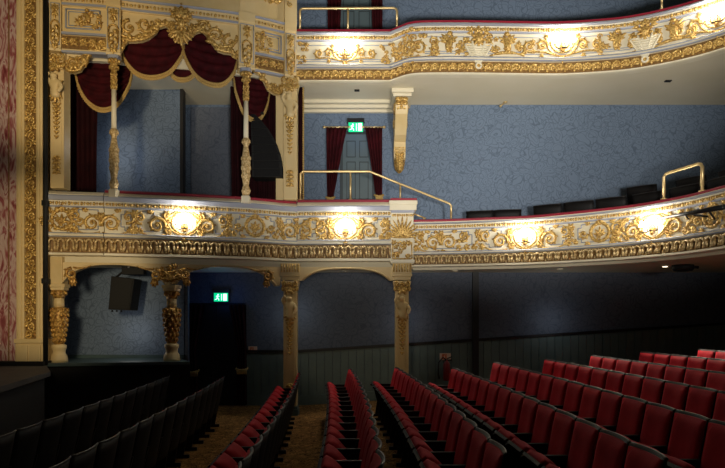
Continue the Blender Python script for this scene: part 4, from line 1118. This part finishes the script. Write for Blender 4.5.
for k in range(9):
    q = k / 8; yy = 13.14 + .62 * q ** 1.6; z = 6.84 - .62 * q
    for d in (-1, 1): mb.blob((xc + d * .07, yy - .01, z), (.075, .035, .06), 0, 6, 4)
    mb.blob((xc, yy - .03, z), (.04, .04, .06), 0, 6, 4)
for d in (-1, 1):
    mb.blob((xc + d * .14, 13.4, 6.72), (.03, .16, .14)); mb.blob((xc + d * .14, 13.62, 6.45), (.03, .12, .12))
mb.build('gilt_scroll', 'gold', t)
mb = MB(); yy = 13.83
for k in range(3): mb.box((xc - .13, yy, 5.98 - .04 * k - .012), (xc + .14, yy + .02, 5.98 - .04 * k + .012))
for k in range(6):
    q = k / 5
    for d in (-1, 1): mb.blob((xc + d * .06 * (1 - q * .5), 13.86, 5.84 - .30 * q), (.06 * (1 - .4 * q), .05, .05), 0, 6, 4)
    mb.blob((xc, 13.83, 5.82 - .34 * q), (.05, .05, .05), 0, 6, 4)
mb.build('gilt_tail', 'gold', t)
mb = MB(); mb.lathe([(5.42, .02), (5.5, .10), (5.62, .13), (5.72, .13)], (xc, 13.98), 12); mb.build('tail_drop', 'old_gold', t)

# small ceiling slots and fittings
def slot(label, px, py, w=.12):
    y = 5.01 * F / (318 - py) ; x = X_(px, y); 
    mb = MB(); mb.box((x - w / 2, y - .04, 7.035), (x + w / 2, y + .04, 7.059)); o = mb.build('ceiling_vent', 'black', None, .004); tag(o, label, 'vent')
slot('tiny black vent in the soffit left of the corbel', 357, 90, .11); slot('tiny black vent in the soffit at far right', 668, 80.5, .13)
y = 13.9; x = X_(502, y)
t = thing('picture_light', 'small brass fitting hanging where soffit meets blue wall', 'light fitting', (x, y, 7.0))
mb = MB(); mb.tube([(x + .08, y, 7.05), (x, y - .03, 6.98), (x - .06, y - .05, 6.93)], [.012, .012, .03], 8); mb.build('arm', 'brass', t)
mb = MB(); mb.lathe([(7.03, .04), (7.055, .05)], (x + .08, y), 12); mb.build('ceiling_plate', 'brass', t)

# ------------------------------------------------------------------ loudspeakers
# line array behind the right colonnette
ya_ = 12.50
t = thing('line_array_speaker', 'curved black line array loudspeaker hanging in the right box bay', 'loudspeaker', (X_(266, ya_), ya_, 4.9))
N = 8; R_top, R_bot = (264, 115), (283, 176); prev = None
for i in range(N):
    q0, q1 = i / N, (i + 1) / N
    def edge(q): return (X_(254 + 28.5 * (1 - (1 - q) ** 2.4), ya_) , Z_(113 + 64 * q, ya_))
    def inner(q): return (X_(250.5 + 1.5 * q, ya_), Z_(112 + 65 * q - 0 * q, ya_))
    e0, e1 = edge(q0), edge(q1); i0, i1 = inner(q0), inner(q1)
    mb = MB(); g = .004
    po = [(i0[0], i0[1] - g), (e0[0], e0[1] - g), (e1[0], e1[1] + g), (i1[0], i1[1] + g)]
    mb2 = MB(front_xf(0, ya_)); mb2.prism(po[::-1], -.42, 0); cab = mb2.build('cabinet', 'black', t, .004)
    mb3 = MB(front_xf(0, ya_)); po2 = [(a * .92 + b * .08, c) for (a, c), b in ((po[0], po[1][0]), (po[1], po[0][0]), (po[2], po[3][0]), (po[3], po[2][0]))]
    mb3.prism([(u, v + (.012 if k > 1 else -.012)) for k, (u, v) in enumerate(po2)][::-1], 0, .012); mb3.build('grille', 'grille', cab)
mb = MB(); mb.tube([(X_(257, ya_), ya_ + .2, Z_(113, ya_)), (X_(257, ya_), ya_ + .2, 7.05)], .02, 6); mb.box((X_(252, ya_), ya_ + .05, Z_(113, ya_)), (X_(263, ya_), ya_ + .35, Z_(111, ya_))); mb.build('hanging_frame', 'black', t)
# speaker hung in the lower arch
ys = 12.0
t = thing('hanging_loudspeaker', 'black boxy loudspeaker hanging in the stage box arch', 'loudspeaker', (X_(120, ys), ys, 2.1))
xa, xb = X_(108, ys), X_(134.5, ys); za, zb3 = Z_(310.5, ys), Z_(276, ys)
mb = MB(front_xf(0, ys)); mb.prism([(xa + .0, za + .02), (xb - .09, za), (xb, zb3 - .05), (xa + .06, zb3)], -.42, 0); mb.build('cabinet', 'black', t, .015)
mb = MB(front_xf(0, ys)); mb.prism([(xa + .03, za + .05), (xb - .11, za + .035), (xb - .035, zb3 - .08), (xa + .085, zb3 - .035)], 0, .015); mb.build('grille', 'black', t)
mb = MB(); mb.tube([(xa + .12, ys + .1, zb3 - .02), (X_(124, ys), ys + .15, Z_(268, ys)), (X_(128, ys), ys + .18, 3.11)], .022, 6); mb.box((X_(120, ys), ys + .08, Z_(274, ys)), (X_(142, ys), ys + .25, Z_(266, ys))); mb.build('bracket', 'black', t)
mb = MB(); mb.blob((X_(127.5, ys), ys + .06, Z_(266.5, ys)), (.022, .022, .022)); mb.build('bolt_cap', new_mat('bright_cap', (.8, .8, .8), .2, .2), t)
mb = MB()
for q in (0, .09, .18): mb.blob((X_(112.5, ys) + q, ys - .01, za - .01), (.022, .022, .022))
mb.build('foot', 'grille', t)

# black bar on the dress circle front
sA, sB = DRESS.spx(654), DRESS.spx(725) + .3
a = DRESS.at(sA, .34); b = DRESS.at(sB, .34)
a = (X_(656, a[1]), a[1]); zA = Z_(219, a[1]); zB = Z_(207, b[1])
t = thing('lighting_bar', 'slim black bar running right across the dress circle front', 'bar', (a[0], a[1], zA))
mb = MB(); mb.tube([(a[0], a[1], zA), (b[0], b[1], zB)], [.022, .045], 10); mb.build('tube', 'blackgloss', t)
c = DRESS.at((sA + sB) / 2 + .1, .34); mb = MB(); cz = (zA + zB) / 2
mb.tube([((a[0] + b[0]) / 2, (a[1] + b[1]) / 2, cz), (*DRESS.at((sA + sB) / 2 + .25, .02), cz - .07)], .018, 6)
mb.tube([(a[0] * .55 + b[0] * .45, a[1] * .55 + b[1] * .45, cz), (*DRESS.at(DRESS.spx(704), .3), cz - .10)], .014, 6)
mb.tube([(a[0] * .2 + b[0] * .8, a[1] * .2 + b[1] * .8, zB), (*DRESS.at(DRESS.spx(716), .02), zB - .1)], .016, 6)
mb.build('support_arm', 'blackgloss', t)

# fittings under the dress circle
y = 1.07 * F / (318 - 266); 
y = 12.1; x = X_(683, y)
t = thing('projector_lamp', 'black spotlight housing under the dress circle at right', 'spotlight', (x, y, 3.0))
mb = MB(); mb.lathe([(2.99, .10), (3.0, .17), (3.06, .22), (3.121, .2)], (x, y), 20); mb.build('housing', 'black', t)
mb = MB(); mb.tube([(x + .1, y, 3.09), (x + .30, y - .02, 3.07)], .03, 8); mb.build('side_arm', 'black', t)
def downlight(label, x, y, en, target, vis=False, size=70):
    t = thing('ceiling_downlight', label, 'downlight', (x, y, 3.1), 'small downlights under the circle')
    mb = MB(); mb.lathe([(3.095, .07), (3.121, .075)], (x, y), 16); mb.build('rim', 'soffit', t)
    mb = MB(); mb.lathe([(3.088, .045), (3.096, .05)], (x, y), 16); mb.build('lens', 'spotlens' if vis else 'soffit', t)
    L = bpy.data.lights.new('downlight_beam', 'SPOT'); L.energy = en; L.color = (1, .83, .66); L.spot_size = radians(size); L.spot_blend = .9; L.shadow_soft_size = .06
    lo = bpy.data.objects.new('downlight_beam', L); COL.objects.link(lo); lo.location = (x, y, 3.06)
    from mathutils import Vector
    d = Vector(target) - lo.location; lo.rotation_euler = d.to_track_quat('-Z', 'Y').to_euler()
downlight('tiny lit downlight beside the black spotlight housing', X_(665, 12.2), 12.2, 260, (6.0, 10.7, 1.2), True, size=62)
downlight('added fill lamp in ceiling rim further left of the spotlight housing', X_(560, 13.0), 13.0, 150, (3.9, 10.9, 1.0), size=66)  # this and the next two are added fill spots for the seats
downlight('added fill lamp in ceiling rim right of the shell pier', X_(455, 13.4), 13.4, 90, (1.9, 11.6, .8), size=56)
downlight('added fill lamp in ceiling rim between the arcade pillars', X_(345, 13.4), 13.4, 36, (-.2, 11.6, .4), size=66)

# ------------------------------------------------------------------ SEATS
def make_seat():
    t = thing('theatre_seat', 'x', 'seat')
    def grid(fn, nu, nv):
        vs = [fn(i / nu, j / nv) for j in range(nv + 1) for i in range(nu + 1)]
        fs = [(j * (nu + 1) + i, j * (nu + 1) + i + 1, (j + 1) * (nu + 1) + i + 1, (j + 1) * (nu + 1) + i) for j in range(nv) for i in range(nu)]
        return vs, fs
    def xb(z): return (z - .30) * .20
    def closed(fa, fb, nu, nv):
        va, fa_ = grid(fa, nu, nv); vb, _ = grid(fb, nu, nv); n = len(va)
        fs = [f[::-1] for f in fa_] + [tuple(i + n for i in f) for f in fa_]
        ring = [i for i in range(nu + 1)] + [j * (nu + 1) + nu for j in range(1, nv + 1)] + [nv * (nu + 1) + i for i in range(nu - 1, -1, -1)] + [j * (nu + 1) for j in range(nv - 1, 0, -1)]
        for a, b in zip(ring, ring[1:] + ring[:1]): fs.append((a, b, b + n, a + n))
        return va + vb, fs
    def shell(off):
        def f(u, v):
            y = (u - .5) * .49; z = .30 + v * .65
            return (xb(z) + off - .035 * (2 * u - 1) ** 2, y, z)
        return f
    mb = MB(); vs, fs = closed(shell(-.004), shell(.015), 8, 6); mb.add(vs, fs, True); mb.build('backrest', 'seatdark', t)
    def cush(off, bul):
        def f(u, v):
            y = (u - .5) * .45; z = .42 + v * .515
            e = (1 - (2 * u - 1) ** 6) * (1 - (2 * v - 1) ** 8)
            return (xb(z) + off - .030 * (2 * u - 1) ** 2 - bul * e, y, z)
        return f
    mb = MB(); vs, fs = closed(cush(-.022, .035), cush(-.002, 0), 8, 8); mb.add(vs, fs, True); mb.build('back_cushion', 'seatred', t)
    mb = MB(); n = 10; P = []
    for i in range(n + 1):
        u = i / n; z = .950; P.append((xb(z) + .012 - .035 * (2 * u - 1) ** 2, (u - .5) * .49, z + .002))
    mb.tube(P, .009, 6); mb.build('top_trim', 'trim', t)
    # tipped seat
    ang = radians(48); px_, pz_ = -.13, .44
    def tip(a, b): return (px_ - a * cos(ang) - b * sin(ang), pz_ + a * sin(ang) - 0 * b + b * -cos(ang) * -1)
    mb = MB(); na, nb = 8, 8
    def top(u, v):
        a = -.10 + .42 * v; y = (u - .5) * .42; e = (1 - (2 * u - 1) ** 6) * (1 - (2 * v - 1) ** 6)
        b = .03 + .045 * e
        return (px_ - a * cos(ang) + b * sin(ang), y, pz_ + a * sin(ang) + b * cos(ang))
    def bot(u, v):
        a = -.10 + .42 * v; y = (u - .5) * .42; b = -.02
        return (px_ - a * cos(ang) + b * sin(ang), y, pz_ + a * sin(ang) + b * cos(ang))
    vs, fs = closed(bot, top, 8, 8); mb.add(vs, fs, True); mb.build('seat', 'seatred', t)
    mb = MB()
    def b2(u, v):
        a = -.11 + .445 * v; return (px_ - a * cos(ang) - .05 * sin(ang), (u - .5) * .435, pz_ + a * sin(ang) - .05 * cos(ang))
    def t2(u, v):
        a = -.11 + .445 * v; return (px_ - a * cos(ang) - .018 * sin(ang), (u - .5) * .435, pz_ + a * sin(ang) - .018 * cos(ang))
    vs, fs = closed(b2, t2, 3, 3); mb.add(vs, fs); mb.build('seat_pan', 'seatdark', t)
    # side standard and armrest at +y
    y0 = .25
    mb = MB(); mb.box((-.38, y0 - .022, .60), (.02, y0 + .022, .635)); mb.tube([(-.375, y0 - .02, .617), (-.375, y0 + .02, .617)], .02, 8); mb.build('armrest', 'seatdark', t, .006)
    mb = MB(); pr2 = [(-.30, .05), (-.06, .05), (-.02, .3), (.06, .60), (-.34, .60), (-.26, .3)]
    n = len(pr2); mb.add([(x, y0 - .012, z) for x, z in pr2] + [(x, y0 + .012, z) for x, z in pr2], [tuple(range(n)), tuple(range(n, 2 * n))[::-1]] + [(i, i + n, (i + 1) % n + n, (i + 1) % n) for i in range(n)])
    mb.box((-.36, y0 - .02, 0), (.02, y0 + .02, .05)); mb.build('side_standard', 'iron', t)
    return t
ORD = 'zero first second third fourth fifth sixth seventh eighth ninth tenth eleventh twelfth thirteenth fourteenth fifteenth sixteenth seventeenth eighteenth nineteenth'.split()
seat0 = make_seat(); first = True
def place_seat(x, y, z, rz, label, group, sc=None):
    global first
    o = seat0 if first else copy_tree(seat0); first = False
    o.location = (x, y, z); o.rotation_euler = (0, 0, rz); o['label'] = label; o['group'] = group
    if sc: o.scale = sc
    return o
KC = .0046
rows = [(-3.45, 11.4, 'in the row nearest the stage', 5.2), (-2.40, 11.3, 'in the second row from the stage', 3.9),
        (-1.0, 12.0, 'in the row ending at left pillar', 3.9), (.02, 12.1, 'in the row between the pillars', 3.9), (.89, 11.7, 'in the row ending beside the right pillar', 3.9),
        (1.80, 10.8, 'in the row ending below the red notice', 3.9), (2.72, 11.4, 'in the next row behind the notice row', 3.9), (3.66, 11.3, 'in the second row behind the notice row', 4.4),
        (4.62, 11.5, 'in the third row behind the notice row', 6.4), (5.62, 11.6, 'in the fourth row behind the notice row', 8.0), (6.55, 11.3, 'in the rearmost short row at far right', 9.4)]
for ri, (Ax, yf, desc, yn) in enumerate(rows):
    y = yf - .25; i = 1
    while y > yn:
        x = Ax - KC * (y - 3) ** 2
        slope = -2 * KC * (y - 3)
        rz = -math.atan(slope)          # tangent direction of the row
        place_seat(x, y, floor_z(x) + .002, rz, 'red tip-up seat, %s from the wall end, %s' % (ORD[i], desc), 'red tip-up seats in the stalls rows')
        y -= .505 * cos(rz); i += 1
# seats in the dress circle: most turned so dark shells give their shaded tone
def circ_row(px0, px1, off, z, desc, w=.62, n0=1, flip=False):
    s = DRESS.spx(px0); e = DRESS.spx(px1) if px1 < 726 else DRESS.len - .2; i = n0
    while s < e:
        x, y = DRESS.at(s, -off); a = DRESS.at(s - .05, -off); b = DRESS.at(s + .05, -off)
        ang = atan2(b[1] - a[1], b[0] - a[0])
        place_seat(x, y, z, ang + (-pi / 2 if flip else pi / 2), 'dark red seat, %s from the left, %s' % (ORD[i], desc), 'red seats behind the dress circle front', (1, 1.24, 1))
        s += w; i += 1
circ_row(478, 512, .62, 3.51, 'of the low pair behind the circle front', flip=True)
circ_row(541, 745, .62, 3.56, 'in the front circle row on the right', flip=True)
circ_row(618, 686, 1.50, 3.90, 'in the raised second circle row', flip=True)
circ_row(698, 745, 1.50, 3.90, 'in the raised second circle row', n0=5)
# step under second row
sp = pts(DRESS, -1.12, 30, DRESS.spx(600), DRESS.len)
slab(sp + [(11.4, sp[-1][1])], 3.51, 3.90, 'floor', 'carpet', 'raised step of the dress circle seating')
sp = pts(DRESS, -.2, 20, DRESS.spx(525), DRESS.len)
slab(sp + [(11.4, sp[-1][1])], 3.505, 3.56, 'floor', 'carpet', 'carpeted dress circle floor behind the front')

# ------------------------------------------------------------------ LIGHTS
from mathutils import Vector
def spot(x, y, z, tx, ty, tz, e, size, blend=.6, col=(1, .9, .76), r=.5):
    L = bpy.data.lights.new('fill_spot', 'SPOT'); L.energy = e; L.spot_size = radians(size); L.spot_blend = blend; L.color = col; L.shadow_soft_size = r
    o = bpy.data.objects.new('fill_spot', L); COL.objects.link(o); o.location = (x, y, z)
    o.rotation_euler = (Vector((tx, ty, tz)) - o.location).to_track_quat('-Z', 'Y').to_euler()
for x, tx, e in ((-3.2, -3.0, 190), (0, .3, 1400), (2.6, 3.2, 2100), (5.0, 6.0, 620)):
    spot(x, 2.4, 2.7, tx, 13.4, 7.5, e * 1.15, 52, .7, (1, .95, .86), .4)  # added fill spots in mid-air to brighten wall, fronts and soffit
w = bpy.data.worlds.new('house'); SC.world = w; w.use_nodes = True
w.node_tree.nodes['Background'].inputs['Color'].default_value = (.75, .85, 1, 1)
w.node_tree.nodes['Background'].inputs['Strength'].default_value = .007
def point(x, y, z, e, col=(.8, .88, 1), r=.2, name='fill_point'):
    L = bpy.data.lights.new(name, 'POINT'); L.energy = e; L.color = col; L.shadow_soft_size = r
    o = bpy.data.objects.new(name, L); COL.objects.link(o); o.location = (x, y, z)
point(-5.2, 12.45, 5.6, 7, (.9, .93, 1))  # light inside the upper box
point(-4.75, 12.25, 1.75, 3.2, (1, .95, .9))  # light inside the stage box
spot(-.4, 5.0, 3.0, -.2, 12.6, 2.0, 170, 25, .6, (1, .82, .56), .3)  # added warm fill on the arcade pillar fronts
spot(-4.4, 6.5, 3.0, -5.9, 11.4, 3.0, 420, 46, .6, (1, .80, .5), .3)      # added fill on the proscenium and stage box
spot(-4.4, 6.0, 5.5, -5.6, 11.4, 7.0, 560, 46, .6, (1, .80, .5), .3)  # added fill, upper box and proscenium
point(-1.6, 13.5, 2.2, 3.2, (.85, .95, 1))  # added fill along the wall under the circle, next two likewise
point(1.0, 13.5, 2.0, 2.5, (.9, .95, 1))
point(4.4, 13.5, 2.0, 3, (.85, .93, 1))
point(X_(221, 13.6), 13.6, 2.5, 1.3, (.1, .3, 1))  # added blue glow by the lower exit sign
point(X_(356, 13.6), 13.6, 6.3, 1.6, (.1, .35, 1))  # added blue glow by the circle door exit sign

# ------------------------------------------------------------------ CAMERA
cam = bpy.data.cameras.new('camera'); cam.sensor_width = 36; cam.lens = 36 * F / 725.0
cam.shift_x = 0; cam.shift_y = (318 - 234) / 725.0
co = bpy.data.objects.new('camera', cam); COL.objects.link(co); co.location = (0, 0, CZ); co.rotation_euler = (pi / 2, 0, 0)
cam.clip_end = 100
SC.camera = co
SC.view_settings.view_transform = 'Standard'; SC.view_settings.look = 'None'; SC.view_settings.gamma = 1; SC.view_settings.use_curve_mapping = False
SC.view_settings.exposure = 0.0
SC.cycles.max_bounces = 5; SC.cycles.diffuse_bounces = 2; SC.cycles.glossy_bounces = 2
SC.cycles.sample_clamp_indirect = 4
